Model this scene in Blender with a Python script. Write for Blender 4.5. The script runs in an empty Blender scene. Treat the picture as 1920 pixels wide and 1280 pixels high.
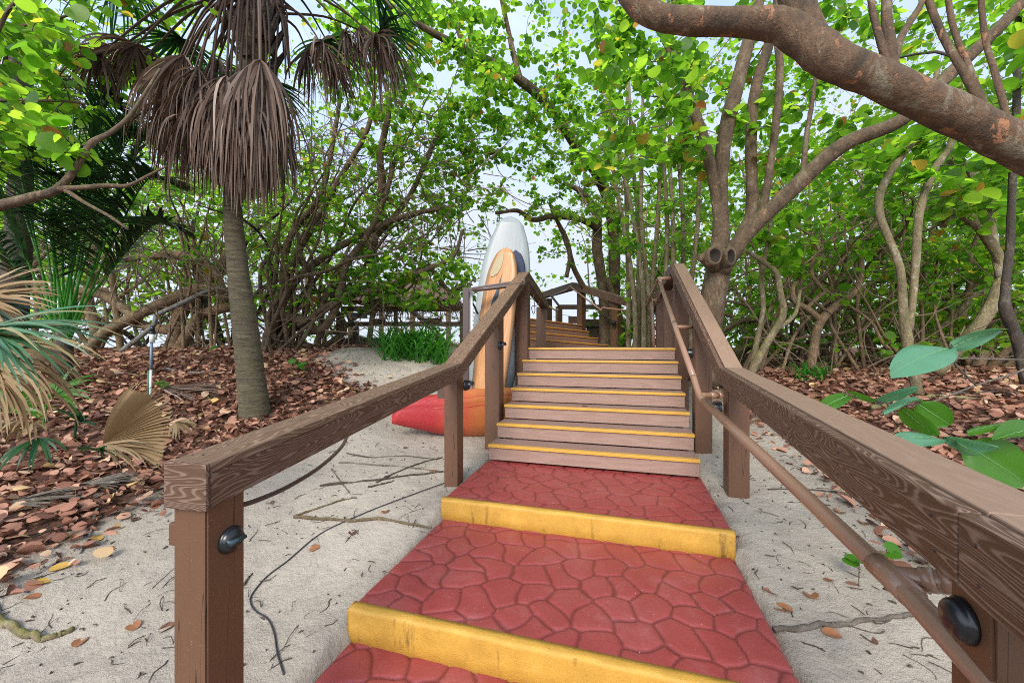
import bpy, bmesh, math, random
import numpy as np
from mathutils import Vector, Matrix, noise as mnoise
rng = np.random.default_rng(7); random.seed(7)
sc = bpy.context.scene
COL = sc.collection
F, CX, HY, EYE = 725.0, 960.0, 648.0, 1.57
TH = 0.2775; CT, ST = math.cos(TH), math.sin(TH)

def P(px, py, Y): return np.array([(px-CX)/F*Y, Y, EYE-(py-HY)/F*Y])
def S(u, v, z=0): return np.array([u*CT+v*ST, -u*ST+v*CT, z])
def UV(x, y): return x*CT-y*ST, x*ST+y*CT

# ------------------------------------------------------------------ materials
def mat(name):
    m = bpy.data.materials.new(name); m.use_nodes = True
    nt = m.node_tree; b = nt.nodes['Principled BSDF']
    return m, nt, b
def N(nt, t, **kw):
    n = nt.nodes.new(t)
    for k, v in kw.items():
        if k in n.inputs: n.inputs[k].default_value = v
        else: setattr(n, k, v)
    return n
def lk(nt, a, b): nt.links.new(a, b)
def ramp(nt, fac, stops):
    r = nt.nodes.new('ShaderNodeValToRGB'); e = r.color_ramp.elements
    while len(e) < len(stops): e.new(0.5)
    for el, (p, c) in zip(e, stops):
        el.position = p; el.color = (c[0], c[1], c[2], 1)
    lk(nt, fac, r.inputs['Fac']); return r.outputs['Color']
def mixc(nt, f, a, b, mode='MIX'):
    m = nt.nodes.new('ShaderNodeMix'); m.data_type = 'RGBA'; m.blend_type = mode
    for i, v in ((0, f), (6, a), (7, b)):
        if hasattr(v, 'links'): lk(nt, v, m.inputs[i])
        else: m.inputs[i].default_value = v if i == 0 else (v[0], v[1], v[2], 1)
    return m.outputs[2]
def coords(nt, scale=(1, 1, 1), kind='Object'):
    tc = nt.nodes.new('ShaderNodeTexCoord'); mp = nt.nodes.new('ShaderNodeMapping')
    mp.inputs['Scale'].default_value = scale
    lk(nt, tc.outputs[kind], mp.inputs['Vector']); return mp.outputs['Vector']
def noise(nt, vec, scale, detail=4, rough=.55, dist=0):
    n = N(nt, 'ShaderNodeTexNoise', Scale=scale, Detail=detail, Roughness=rough, Distortion=dist)
    if vec is not None: lk(nt, vec, n.inputs['Vector'])
    return n.outputs['Fac']
def math_(nt, op, a, b=0.0, c=None):
    m = nt.nodes.new('ShaderNodeMath'); m.operation = op
    for i, v in enumerate((a, b) if c is None else (a, b, c)):
        if hasattr(v, 'links'): lk(nt, v, m.inputs[i])
        else: m.inputs[i].default_value = v
    return m.outputs[0]
def bump(nt, b, h, strength=.3, dist=.01):
    bp = N(nt, 'ShaderNodeBump', Strength=strength, Distance=dist)
    lk(nt, h, bp.inputs['Height']); lk(nt, bp.outputs['Normal'], b.inputs['Normal'])

def m_grain(name, dark, light, freq=9.0, rough=.55, face=True, amount=1.0, sx=.55, sy=6.0):
    """embossed composite board: nested cathedral contour lines along local x"""
    m, nt, b = mat(name)
    v = coords(nt, (sx, sy, sy))
    oi = nt.nodes.new('ShaderNodeObjectInfo')
    off = nt.nodes.new('ShaderNodeVectorMath'); off.operation = 'ADD'
    sc_ = nt.nodes.new('ShaderNodeVectorMath'); sc_.operation = 'SCALE'
    lk(nt, oi.outputs['Random'], sc_.inputs['Scale']); sc_.inputs[0].default_value = (37, 53, 19)
    lk(nt, v, off.inputs[0]); lk(nt, sc_.outputs[0], off.inputs[1])
    n1 = noise(nt, off.outputs[0], 1.6, 1.5, .4)
    ph = math_(nt, 'MULTIPLY', n1, freq*6.283)
    s = math_(nt, 'SINE', ph)
    fine = noise(nt, coords(nt, (3, 60, 60)), 4, 3)
    h = math_(nt, 'ADD', math_(nt, 'MULTIPLY', s, .5), math_(nt, 'MULTIPLY', fine, .8))
    wear = noise(nt, coords(nt), 3.5, 4)
    f = N(nt, 'ShaderNodeMapRange'); lk(nt, h, f.inputs[0])
    f.inputs[1].default_value = .45; f.inputs[2].default_value = .95
    f.inputs[3].default_value = 0; f.inputs[4].default_value = amount
    c = mixc(nt, f.outputs[0], dark, light)
    c = mixc(nt, math_(nt, 'MULTIPLY', wear, .35), c, [x*.75 for x in dark])
    lk(nt, c, b.inputs['Base Color']); b.inputs['Roughness'].default_value = rough; b.inputs['Specular IOR Level'].default_value = .3
    bump(nt, b, h, .35*amount, .004)
    return m
def m_paintwood(name, col, axis='z', crack=True, rough=.5):
    m, nt, b = mat(name)
    s = (9, 9, .5) if axis == 'z' else (.6, 12, 12)
    v = coords(nt, s); n = noise(nt, v, 6, 5, .6, .3)
    big = noise(nt, coords(nt), 2.2, 4)
    c = mixc(nt, big, [x*.82 for x in col], [min(1, x*1.15) for x in col])
    if crack:
        ck = noise(nt, coords(nt, (5, 5, .16) if axis == 'z' else (.3, 9, 9)), 3.1, 1.5)
        k = N(nt, 'ShaderNodeMapRange'); lk(nt, math_(nt, 'ABSOLUTE', math_(nt, 'SUBTRACT', ck, .5)), k.inputs[0])
        k.inputs[1].default_value = .0; k.inputs[2].default_value = .006
        c = mixc(nt, k.outputs[0], [x*.2 for x in col], c)
    spk = noise(nt, coords(nt), 140, 2); sp = math_(nt, 'GREATER_THAN', spk, .73)
    c = mixc(nt, math_(nt, 'MULTIPLY', sp, .35), c, (.45, .38, .3))
    lk(nt, c, b.inputs['Base Color']); b.inputs['Roughness'].default_value = rough
    bump(nt, b, n, .18, .004); return m
def m_plain(name, col, rough=.5, metal=0, var=.15, bscale=60, bst=.08, vs=6):
    m, nt, b = mat(name)
    n = noise(nt, coords(nt), vs, 5)
    c = mixc(nt, n, [x*(1-var) for x in col], [min(1, x*(1+var)) for x in col])
    lk(nt, c, b.inputs['Base Color']); b.inputs['Roughness'].default_value = rough
    b.inputs['Metallic'].default_value = metal
    bump(nt, b, noise(nt, coords(nt), bscale, 3), bst, .002); return m
def m_bark(name, cols, scale=5, rough=.85, st=.6, moss=None):
    """dark base, mid tone, crisp edged lichen plates and fresh peeled patches"""
    m, nt, b = mat(name)
    v = coords(nt, (1, 1, .55))
    a = noise(nt, v, scale, 7, .68, .5); p = noise(nt, v, scale*5, 5, .7); q = noise(nt, coords(nt, (1.1, .9, .6)), scale*1.35, 5, .6, .2); f = noise(nt, coords(nt), scale*17, 4, .7)
    c = ramp(nt, a, [(.34, cols[0]), (.50, cols[1]), (.66, [x*1.25 for x in cols[1]])])
    l = N(nt, 'ShaderNodeMapRange'); lk(nt, a, l.inputs[0]); l.inputs[1].default_value = .555; l.inputs[2].default_value = .60
    c = mixc(nt, math_(nt, 'MULTIPLY', l.outputs[0], .75), c, cols[2])
    o = N(nt, 'ShaderNodeMapRange'); lk(nt, q, o.inputs[0]); o.inputs[1].default_value = .60; o.inputs[2].default_value = .625
    c = mixc(nt, math_(nt, 'MULTIPLY', o.outputs[0], .85), c, cols[3])
    pk = N(nt, 'ShaderNodeMapRange'); lk(nt, p, pk.inputs[0]); pk.inputs[1].default_value = .35; pk.inputs[2].default_value = .62; pk.inputs[3].default_value = .62; pk.inputs[4].default_value = 0
    c = mixc(nt, pk.outputs[0], c, [x*.35 for x in cols[1]])
    fk = N(nt, 'ShaderNodeMapRange'); lk(nt, f, fk.inputs[0]); fk.inputs[1].default_value = .55; fk.inputs[2].default_value = .75; fk.inputs[4].default_value = .22
    c = mixc(nt, fk.outputs[0], c, [min(1, x*1.5) for x in cols[2]])
    if moss:
        g = nt.nodes.new('ShaderNodeNewGeometry'); sp = nt.nodes.new('ShaderNodeSeparateXYZ'); lk(nt, g.outputs['Normal'], sp.inputs[0])
        mk = N(nt, 'ShaderNodeMapRange'); lk(nt, math_(nt, 'ADD', sp.outputs[2], math_(nt, 'MULTIPLY', math_(nt, 'SUBTRACT', p, .5), 2.2)), mk.inputs[0]); mk.inputs[1].default_value = .35; mk.inputs[2].default_value = .95
        c = mixc(nt, math_(nt, 'MULTIPLY', mk.outputs[0], .7), c, moss)
    lk(nt, c, b.inputs['Base Color']); b.inputs['Roughness'].default_value = rough
    h = math_(nt, 'ADD', math_(nt, 'MULTIPLY', a, 1.4), math_(nt, 'ADD', p, math_(nt, 'MULTIPLY', f, .4)))
    h = math_(nt, 'SUBTRACT', h, math_(nt, 'MULTIPLY', o.outputs[0], .5))
    bump(nt, b, h, st, .035); return m
def m_leaf(name, stops, trans=.5, tcol=None, rough=.4, vein=0):
    """two-sided leaf: diffuse + translucent, each leaf its own tint"""
    m = bpy.data.materials.new(name); m.use_nodes = True; nt = m.node_tree
    b = nt.nodes['Principled BSDF']; out = nt.nodes['Material Output']
    g = nt.nodes.new('ShaderNodeNewGeometry')
    c = ramp(nt, g.outputs['Random Per Island'], stops)
    n = noise(nt, coords(nt), 14, 3)
    c = mixc(nt, math_(nt, 'MULTIPLY', n, .45), c, mixc(nt, .5, c, (0, 0, 0), 'MIX'))
    lk(nt, c, b.inputs['Base Color']); b.inputs['Roughness'].default_value = rough
    b.inputs['Specular IOR Level'].default_value = .35
    if trans > 0:
        t = nt.nodes.new('ShaderNodeBsdfTranslucent')
        tc = mixc(nt, 1.0, c, tcol or (1, 1, 1), 'MULTIPLY'); lk(nt, tc, t.inputs['Color'])
        mx = nt.nodes.new('ShaderNodeMixShader'); mx.inputs[0].default_value = trans
        lk(nt, b.outputs[0], mx.inputs[1]); lk(nt, t.outputs[0], mx.inputs[2]); lk(nt, mx.outputs[0], out.inputs['Surface'])
    return m

M = {}
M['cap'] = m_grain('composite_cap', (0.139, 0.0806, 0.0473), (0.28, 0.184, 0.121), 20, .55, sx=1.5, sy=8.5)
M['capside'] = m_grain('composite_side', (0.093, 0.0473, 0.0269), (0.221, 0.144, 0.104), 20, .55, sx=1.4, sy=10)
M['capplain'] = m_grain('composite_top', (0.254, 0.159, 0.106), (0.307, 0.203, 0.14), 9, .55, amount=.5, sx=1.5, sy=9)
M['post'] = m_paintwood('post_brown', (0.11, 0.049, 0.0227))
M['beam'] = m_paintwood('beam_brown', (0.082, 0.0451, 0.0295), 'x', False)
M['riser'] = m_grain('riser_board', (.275, .172, .132), (.335, .218, .172), 4, .6, amount=.6, sx=1.2, sy=9)
M['tread'] = m_grain('tread_board', (0.246, 0.152, 0.123), (0.312, 0.197, 0.16), 4, .6, amount=.6, sx=1.2, sy=9)
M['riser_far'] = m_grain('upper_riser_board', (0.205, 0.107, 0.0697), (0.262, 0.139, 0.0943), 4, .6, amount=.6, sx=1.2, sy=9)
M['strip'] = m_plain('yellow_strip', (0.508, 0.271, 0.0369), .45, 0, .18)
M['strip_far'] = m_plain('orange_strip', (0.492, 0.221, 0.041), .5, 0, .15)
M['pipe'] = m_plain('brown_pipe', (0.264, 0.15, 0.0967), .24, .0, .1, 25, .03)
M['pipedark'] = m_plain('dark_pipe', (.07, .045, .036), .35, .0, .1, 25, .03)
M['black'] = m_plain('black_plastic', (.012, .013, .015), .28, 0, .3)
M['verdigris'] = m_plain('bronze_lens', (.05, .085, .095), .25, .6, .3)
M['green_plastic'] = m_plain('green_plastic', (.02, .12, .07), .5)
M['white_plastic'] = m_plain('white_plastic', (.62, .64, .64), .5)
M['bluegrey'] = m_plain('blue_grey_pipe', (.14, .19, .25), .5)
M['wire'] = m_plain('black_cable', (.02, .02, .023), .5)

# red stamped concrete (grooves are real relief; dirt gathers in them)
def m_red():
    m, nt, b = mat('red_concrete')
    n = noise(nt, coords(nt), 3.2, 5); f = noise(nt, coords(nt), 55, 4)
    c = ramp(nt, n, [(.3, (.262, .040, .036)), (.5, (.285, .048, .043)), (.7, (.31, .066, .060))])
    c = mixc(nt, math_(nt, 'MULTIPLY', f, .28), c, (.16, .022, .022))
    a = nt.nodes.new('ShaderNodeAttribute'); a.attribute_name = 'groove'
    c = mixc(nt, math_(nt, 'MULTIPLY', a.outputs['Fac'], .62), c, (.085, .016, .014))
    w = N(nt, 'ShaderNodeMapRange'); lk(nt, noise(nt, coords(nt), 6, 7, .72, .6), w.inputs[0]); w.inputs[1].default_value = .54; w.inputs[2].default_value = .74
    c = mixc(nt, math_(nt, 'MULTIPLY', w.outputs[0], .26), c, (.36, .17, .16))
    sp = math_(nt, 'GREATER_THAN', noise(nt, coords(nt), 85, 1), .78)
    c = mixc(nt, math_(nt, 'MULTIPLY', sp, .6), c, (.6, .45, .43))
    lk(nt, c, b.inputs['Base Color'])
    r = N(nt, 'ShaderNodeMapRange'); lk(nt, noise(nt, coords(nt), 9, 5), r.inputs[0]); r.inputs[3].default_value = .30; r.inputs[4].default_value = .55
    lk(nt, r.outputs[0], b.inputs['Roughness'])
    bump(nt, b, math_(nt, 'ADD', noise(nt, coords(nt), 22, 6), f), .35, .005); return m
M['red'] = m_red()
def m_yellowconc():
    m, nt, b = mat('yellow_concrete')
    v = coords(nt); n = noise(nt, v, 7, 6); f = noise(nt, v, 110, 4, .7)
    c = ramp(nt, n, [(.3, (0.41, 0.217, 0.0287)), (.6, (0.508, 0.275, 0.0369)), (.8, (0.541, 0.312, 0.0615))])
    # drip stains: narrow in u, tall in z, in a few places
    st = math_(nt, 'MULTIPLY', noise(nt, coords(nt, (1, .2, .22)), 13, 5, .65), math_(nt, 'ADD', .62, math_(nt, 'MULTIPLY', noise(nt, coords(nt, (1, .1, .1)), 2.3, 1), .75)))
    k = N(nt, 'ShaderNodeMapRange'); lk(nt, st, k.inputs[0]); k.inputs[1].default_value = .59; k.inputs[2].default_value = .74
    pz = nt.nodes.new('ShaderNodeNewGeometry')
    sep = nt.nodes.new('ShaderNodeSeparateXYZ'); lk(nt, pz.outputs['True Normal'], sep.inputs[0])
    face = math_(nt, 'LESS_THAN', math_(nt, 'ABSOLUTE', sep.outputs[2]), .5)
    kk = math_(nt, 'MULTIPLY', math_(nt, 'MULTIPLY', k.outputs[0], face), math_(nt, 'MULTIPLY', f, 1.5))
    c = mixc(nt, kk, c, (.05, .03, .01))
    g = math_(nt, 'GREATER_THAN', noise(nt, v, 70, 3), .68)
    c = mixc(nt, math_(nt, 'MULTIPLY', g, .35), c, (.14, .075, .015))
    lk(nt, c, b.inputs['Base Color']); b.inputs['Roughness'].default_value = .6
    bump(nt, b, math_(nt, 'ADD', math_(nt, 'MULTIPLY', n, 2), f), .6, .006); return m
M['yconc'] = m_yellowconc()
def m_ground():
    m, nt, b = mat('sand_ground')
    v = coords(nt)
    big = noise(nt, v, .9, 5); mid = noise(nt, v, 9, 6, .65); fine = noise(nt, v, 240, 3, .7); grit = noise(nt, v, 60, 4, .7)
    c = ramp(nt, big, [(.3, (0.37, 0.313, 0.249)), (.5, (0.448, 0.388, 0.312)), (.7, (0.516, 0.446, 0.36))])
    c = mixc(nt, math_(nt, 'MULTIPLY', fine, .40), c, (.22, .19, .16))
    dp_ = N(nt, 'ShaderNodeMapRange'); lk(nt, noise(nt, v, 1.9, 6, .65, .8), dp_.inputs[0]); dp_.inputs[1].default_value = .50; dp_.inputs[2].default_value = .70
    c = mixc(nt, math_(nt, 'MULTIPLY', dp_.outputs[0], .45), c, (.19, .165, .14))
    d = N(nt, 'ShaderNodeMapRange'); lk(nt, grit, d.inputs[0]); d.inputs[1].default_value = .64; d.inputs[2].default_value = .72
    c = mixc(nt, math_(nt, 'MULTIPLY', d.outputs[0], .7), c, (.07, .055, .045))
    d2 = N(nt, 'ShaderNodeMapRange'); lk(nt, mid, d2.inputs[0]); d2.inputs[1].default_value = .58; d2.inputs[2].default_value = .75
    c = mixc(nt, math_(nt, 'MULTIPLY', d2.outputs[0], .35), c, (.16, .135, .115))
    a = nt.nodes.new('ShaderNodeAttribute'); a.attribute_name = 'litter'
    soil = ramp(nt, noise(nt, v, 22, 5), [(.35, (.05, .028, .02)), (.55, (.13, .065, .042)), (.7, (.22, .12, .08))])
    edge = math_(nt, 'ADD', a.outputs['Fac'], math_(nt, 'MULTIPLY', math_(nt, 'SUBTRACT', noise(nt, v, 5, 5), .5), .8))
    e = N(nt, 'ShaderNodeMapRange'); lk(nt, edge, e.inputs[0]); e.inputs[1].default_value = .35; e.inputs[2].default_value = .7
    c = mixc(nt, e.outputs[0], c, soil)
    lk(nt, c, b.inputs['Base Color']); b.inputs['Roughness'].default_value = .95
    b.inputs['Specular IOR Level'].default_value = .1
    h = math_(nt, 'ADD', math_(nt, 'MULTIPLY', mid, 3.0), math_(nt, 'ADD', math_(nt, 'MULTIPLY', grit, .8), math_(nt, 'MULTIPLY', fine, .35)))
    bump(nt, b, h, .7, .02); return m
M['ground'] = m_ground()
M['barkred'] = m_bark('peeling_bark', [(0.0497, 0.0336, 0.0185), (0.139, 0.0784, 0.0401), (0.258, 0.226, 0.15), (0.397, 0.178, 0.0837)], 6.5, moss=(0.11, 0.0966, 0.0335))
M['barkbrown'] = m_bark('brown_bark', [(0.0585, 0.0421, 0.0231), (0.147, 0.0936, 0.0504), (0.234, 0.187, 0.115), (0.257, 0.147, 0.0784)], 8, moss=(0.123, 0.112, 0.042))
M['barktan'] = m_bark('tan_bark', [(0.14, 0.102, 0.054), (0.255, 0.16, 0.084), (0.344, 0.268, 0.18), (0.408, 0.242, 0.132)], 8)
M['barkgrey'] = m_bark('grey_bark', [(.12, .115, .10), (.20, .19, .17), (.27, .26, .24), (.33, .32, .3)], 7, .85, .25)
M['barkdark'] = m_bark('dark_bark', [(0.0352, 0.0288, 0.0208), (0.064, 0.048, 0.0336), (0.152, 0.128, 0.096), (0.176, 0.112, 0.072)], 8)
M['barkmoss'] = m_bark('mossy_bark', [(0.12, 0.105, 0.045), (0.225, 0.173, 0.09), (0.375, 0.345, 0.27), (0.3, 0.255, 0.09)], 8, moss=(0.21, 0.188, 0.045))
M['twig'] = m_bark('twig_bark', [(0.032, 0.0256, 0.0192), (0.072, 0.0528, 0.0368), (0.12, 0.088, 0.0608), (0.192, 0.144, 0.104)], 8)
M['drift'] = m_bark('dry_stick', [(.08, .06, .045), (.15, .12, .09), (.22, .18, .14), (.30, .26, .21)], 9)
G1 = [(0, (.045, .125, .014)), (.35, (.078, .205, .018)), (.7, (.13, .29, .025)), (.95, (.21, .36, .038)), (.985, (.28, .22, .04)), (1, (.22, .075, .035))]
G2 = [(0, (.022, .085, .011)), (.4, (.04, .145, .015)), (.8, (.075, .21, .02)), (.95, (.14, .26, .03)), (1, (.2, .1, .03))]
M['leafbright'] = m_leaf('sea_grape_leaf', G1, .66, (3.25, 2.75, 1.6))
M['leafmid'] = m_leaf('shaded_leaf', G2, .55, (2.3, 2.1, 1.5))
M['palmgreen'] = m_leaf('palm_leaf', [(0, (.015, .06, .028)), (.6, (.03, .10, .04)), (1, (.06, .14, .04))], .35, (1.5, 1.8, 1.0))
M['palmgreen2'] = m_leaf('palmetto_green', [(0, (0.05, 0.15, 0.072)), (.6, (0.09, 0.22, 0.108)), (.8, (0.12, 0.25, 0.101)), (.85, (0.35, 0.27, 0.115)), (1, (0.42, 0.34, 0.158))], .3, (1.3, 1.4, 1), .35)
M['featherdark'] = m_leaf('feather_leaf', [(0, (0.018, 0.0675, 0.024)), (.6, (0.033, 0.105, 0.03)), (1, (0.075, 0.165, 0.045))], .35, (0.85, 0.85, 0.85))
M['palmetto'] = m_leaf('palmetto_leaf', [(0, (.06, .15, .12)), (.4, (.09, .20, .13)), (.55, (.30, .24, .15)), (.8, (.42, .33, .21)), (1, (.48, .40, .29))], .3, (1.2, 1.2, 1))
M['deadfrond'] = m_leaf('dead_frond', [(0, (0.0588, 0.033, 0.0208)), (.4, (0.123, 0.0726, 0.0485)), (.75, (0.202, 0.134, 0.0979)), (1, (0.364, 0.275, 0.219))], .15, (1.2, 1, .8), .7)
M['dryfan'] = m_leaf('dry_fan', [(0, (0.255, 0.162, 0.0723)), (.5, (0.323, 0.212, 0.102)), (1, (0.383, 0.281, 0.153))], .2, None, .7)
M['litter'] = m_leaf('fallen_leaf', [(0, (0.119, 0.0559, 0.0392)), (.25, (0.266, 0.114, 0.072)), (.55, (0.405, 0.188, 0.12)), (.8, (0.53, 0.287, 0.189)), (.95, (0.642, 0.433, 0.276)), (1, (0.698, 0.461, 0.157))], .08, None, .62)
M['leafyellow'] = m_leaf('yellow_leaf', [(0, (.55, .32, .07)), (1, (.62, .38, .09))], .1, None, .55)
M['leafrust'] = m_leaf('rust_leaf', [(0, (.28, .10, .045)), (1, (.36, .16, .07))], .1, None, .6)
M['leafbrown'] = m_leaf('brown_leaf', [(0, (.13, .06, .04)), (1, (.2, .1, .06))], .1, None, .6)
M['rot'] = m_plain('rotted_wood', (.022, .015, .010), .9, 0, .4, 40, .4, 9)
M['web'] = m_plain('thin_branch', (0.173, 0.12, 0.078), .9, 0, .5, 60, .3, 4)
M['grass'] = m_leaf('strap_leaf', [(0, (.035, .15, .025)), (.6, (.06, .25, .03)), (1, (.12, .33, .05))], .45, (2.2, 2.0, 1.2))
M['thatch'] = m_leaf('thatch', [(0, (.10, .06, .045)), (.6, (.2, .12, .085)), (1, (.30, .20, .15))], .1, None, .8)
M['greyleaf'] = m_leaf('glossy_leaf', [(0, (.09, .26, .15)), (1, (.12, .32, .18))], .35, (1.6, 1.6, .8), .3)
M['darkleaf'] = m_leaf('glossy_underleaf', [(0, (.05, .17, .015)), (1, (.08, .22, .02))], .45, (1.8, 1.8, .8), .35)

# ------------------------------------------------------------------ object helpers
def link(o, parent=None):
    COL.objects.link(o)
    if parent is not None: o.parent = parent
    return o
def tag(o, label=None, cat=None, group=None, kind=None):
    for k, v in (('label', label), ('category', cat), ('group', group), ('kind', kind)):
        if v: o[k] = v
    return o
def thing(name, label, cat, loc=(0, 0, 0), rz=0, group=None):
    o = bpy.data.objects.new(name, None); o.empty_display_size = .1
    o.location = loc; o.rotation_euler = (0, 0, rz); link(o); tag(o, label, cat, group); return o
class MB:
    def __init__(s): s.v = []; s.f = []; s.n = 0
    def add(s, verts, faces):
        s.v.append(np.asarray(verts, float)); k = s.n
        s.f += [tuple(i+k for i in f) for f in faces]; s.n += len(verts)
    def build(s, name, m, parent=None, smooth=False, origin=None, mats=None, mi=None, local=False):
        V = np.concatenate(s.v) if s.v else np.zeros((0, 3))
        me = bpy.data.meshes.new(name)
        wl = np.array([0, 0, 0.]) if origin is None else np.asarray(origin, float)
        me.from_pydata((V-wl).tolist(), [], s.f)
        me.materials.append(m)
        for x in (mats or []): me.materials.append(x)
        if mi is not None: me.polygons.foreach_set('material_index', mi)
        if smooth: me.polygons.foreach_set('use_smooth', [True]*len(me.polygons))
        o = bpy.data.objects.new(name, me); link(o, parent); o.location = wl
        if parent is not None and not local: o.matrix_local = parent.matrix_basis.inverted() @ Matrix.Translation(wl)
        me.update(); return o
def tube(mb, pts, rad, sides=8, cap=True, jit=0.0, seed=0, ell=1.0):
    pts = np.asarray(pts, float); n = len(pts); rad = np.broadcast_to(np.asarray(rad, float), (n,)).copy()
    t = np.gradient(pts, axis=0); t /= np.linalg.norm(t, axis=1)[:, None]+1e-9
    ref = np.array([0, 0, 1.]) if abs(t[0][2]) < .9 else np.array([1., 0, 0])
    a = np.cross(t[0], ref); a /= np.linalg.norm(a); A = np.zeros((n, 3)); A[0] = a
    for i in range(1, n):
        a = a-np.dot(a, t[i])*t[i]; a /= np.linalg.norm(a)+1e-9; A[i] = a
    B = np.cross(t, A)
    th = np.linspace(0, 2*np.pi, sides, endpoint=False)
    R = rad[:, None]*np.ones((1, sides))
    if jit:
        dirs = np.cos(th)[None, :, None]*A[:, None]+ell*np.sin(th)[None, :, None]*B[:, None]
        rm = max(rad.max(), 1e-4); f1 = .55/rm; of = Vector((seed*3.7, seed*1.3, 0))
        for i in range(n):
            for j in range(sides):
                q = Vector(pts[i]+dirs[i, j]*rad[i])
                R[i, j] *= 1+jit*(1.1*mnoise.noise(q*f1+of)+.7*mnoise.noise(q*f1*2.7+of)+.45*mnoise.noise(q*f1*6+of)+.3*mnoise.noise(q*f1*13+of))
    V = pts[:, None]+R[..., None]*(np.cos(th)[None, :, None]*A[:, None]+ell*np.sin(th)[None, :, None]*B[:, None])
    fs = []
    for i in range(n-1):
        for j in range(sides):
            k = (j+1) % sides
            fs.append((i*sides+j, i*sides+k, (i+1)*sides+k, (i+1)*sides+j))
    if cap:
        fs.append(tuple(range(sides-1, -1, -1))); fs.append(tuple((n-1)*sides+j for j in range(sides)))
    mb.add(V.reshape(-1, 3), fs)
def smoothpath(pts, per=6):
    """Catmull-Rom through rows of any width"""
    p = np.asarray(pts, float)
    if len(p) < 3:
        t = np.linspace(0, 1, per+1)[:, None]; return p[0]*(1-t)+p[1]*t
    q = np.vstack([2*p[0]-p[1], p, 2*p[-1]-p[-2]]); out = []
    for i in range(1, len(q)-2):
        for t in np.linspace(0, 1, per, endpoint=False):
            a, b, c, d = q[i-1], q[i], q[i+1], q[i+2]
            out.append(.5*((2*b)+(-a+c)*t+(2*a-5*b+4*c-d)*t*t+(-a+3*b-3*c+d)*t**3))
    out.append(p[-1]); return np.array(out)
def hexa(name, c8, m, parent, bev=.004, xdir=None):
    """board from 8 world corners (4 at one end, 4 at the other), local x along its length"""
    c8 = [np.asarray(c, float) for c in c8]
    o0 = sum(c8[:4])/4; o1 = sum(c8[4:])/4
    x = Vector(o1-o0).normalized() if xdir is None else Vector(xdir).normalized()
    up = Vector((0, 0, 1)) if abs(x.z) < .95 else Vector((0, 1, 0))
    y = up.cross(x).normalized(); z = x.cross(y)
    W = Matrix(((x.x, y.x, z.x, o0[0]), (x.y, y.y, z.y, o0[1]), (x.z, y.z, z.z, o0[2]), (0, 0, 0, 1)))
    Wi = W.inverted()
    bm = bmesh.new(); vs = [bm.verts.new(Wi @ Vector(c)) for c in c8]
    for f in ((0, 1, 2, 3), (7, 6, 5, 4), (0, 4, 5, 1), (1, 5, 6, 2), (2, 6, 7, 3), (3, 7, 4, 0)): bm.faces.new([vs[i] for i in f])
    bmesh.ops.recalc_face_normals(bm, faces=bm.faces)
    if bev: bmesh.ops.bevel(bm, geom=list(bm.edges), offset=bev, segments=2, affect='EDGES', profile=.6)
    me = bpy.data.meshes.new(name); bm.to_mesh(me); bm.free(); me.materials.append(m)
    o = bpy.data.objects.new(name, me); link(o, parent)
    if parent is not None:
        o.matrix_local = (parent.matrix_basis.inverted() @ W)
    else: o.matrix_local = W
    return o
def box_uv(name, u0, u1, v0, v1, z0, z1, m, parent, bev=.004, along='u'):
    """box in the stair frame"""
    if along == 'u': c = [S(u0, v0, z0), S(u0, v1, z0), S(u0, v1, z1), S(u0, v0, z1), S(u1, v0, z0), S(u1, v1, z0), S(u1, v1, z1), S(u1, v0, z1)]
    elif along == 'v': c = [S(u0, v0, z0), S(u1, v0, z0), S(u1, v0, z1), S(u0, v0, z1), S(u0, v1, z0), S(u1, v1, z0), S(u1, v1, z1), S(u0, v1, z1)]
    else: c = [S(u0, v0, z0), S(u1, v0, z0), S(u1, v1, z0), S(u0, v1, z0), S(u0, v0, z1), S(u1, v0, z1), S(u1, v1, z1), S(u0, v1, z1)]
    return hexa(name, c, m, parent, bev)
def post(parent, x, y, z0, z1, s, ang, m=None, name='post'):
    m = m or M['post']
    bm = bmesh.new(); bmesh.ops.create_cube(bm, size=1)
    for v in bm.verts: v.co = Vector((v.co.x*s, v.co.y*s, v.co.z*(z1-z0)))
    bmesh.ops.bevel(bm, geom=list(bm.edges), offset=.006, segments=2, affect='EDGES')
    me = bpy.data.meshes.new(name); bm.to_mesh(me); bm.free(); me.materials.append(m)
    o = bpy.data.objects.new(name, me); link(o, parent)
    o.location = Vector((x, y, (z0+z1)/2))-(Vector(parent.location) if parent else Vector())
    o.rotation_euler = (0, 0, ang); return o

# ------------------------------------------------------------------ ground
ctl = []
for u, v, z in [(-1.45, .3, 0), (-1.45, 1.0, .0), (-1.45, 1.75, .08), (-1.45, 2.4, .165), (-1.45, 2.9, .27), (-1.45, 3.6, .31), (-1.6, 4.4, .33), (-1.8, 5.1, .40), (-1.8, 6.2, .75),
                (.76, 0, .1), (.76, 1.2, .14), (.76, 2.3, .165), (.76, 2.85, .24), (.76, 3.8, .31), (.8, 4.8, .45), (.9, 6.5, .85), (-.3, 5.5, .5), (-.3, 7, .8), (-.3, 0, 0), (-.3, -2, 0)]:
    x, y, _ = S(u, v); ctl.append((x, y, z))
def zc(px, py, z): Y = (EYE-z)*F/(py-HY); return ((px-CX)/F*Y, Y, z)
ctl += [zc(0, 1280, 0), zc(0, 1000, .25), zc(0, 830, .55), zc(180, 860, .42), zc(478, 786, .66), zc(300, 760, .80)]
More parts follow.
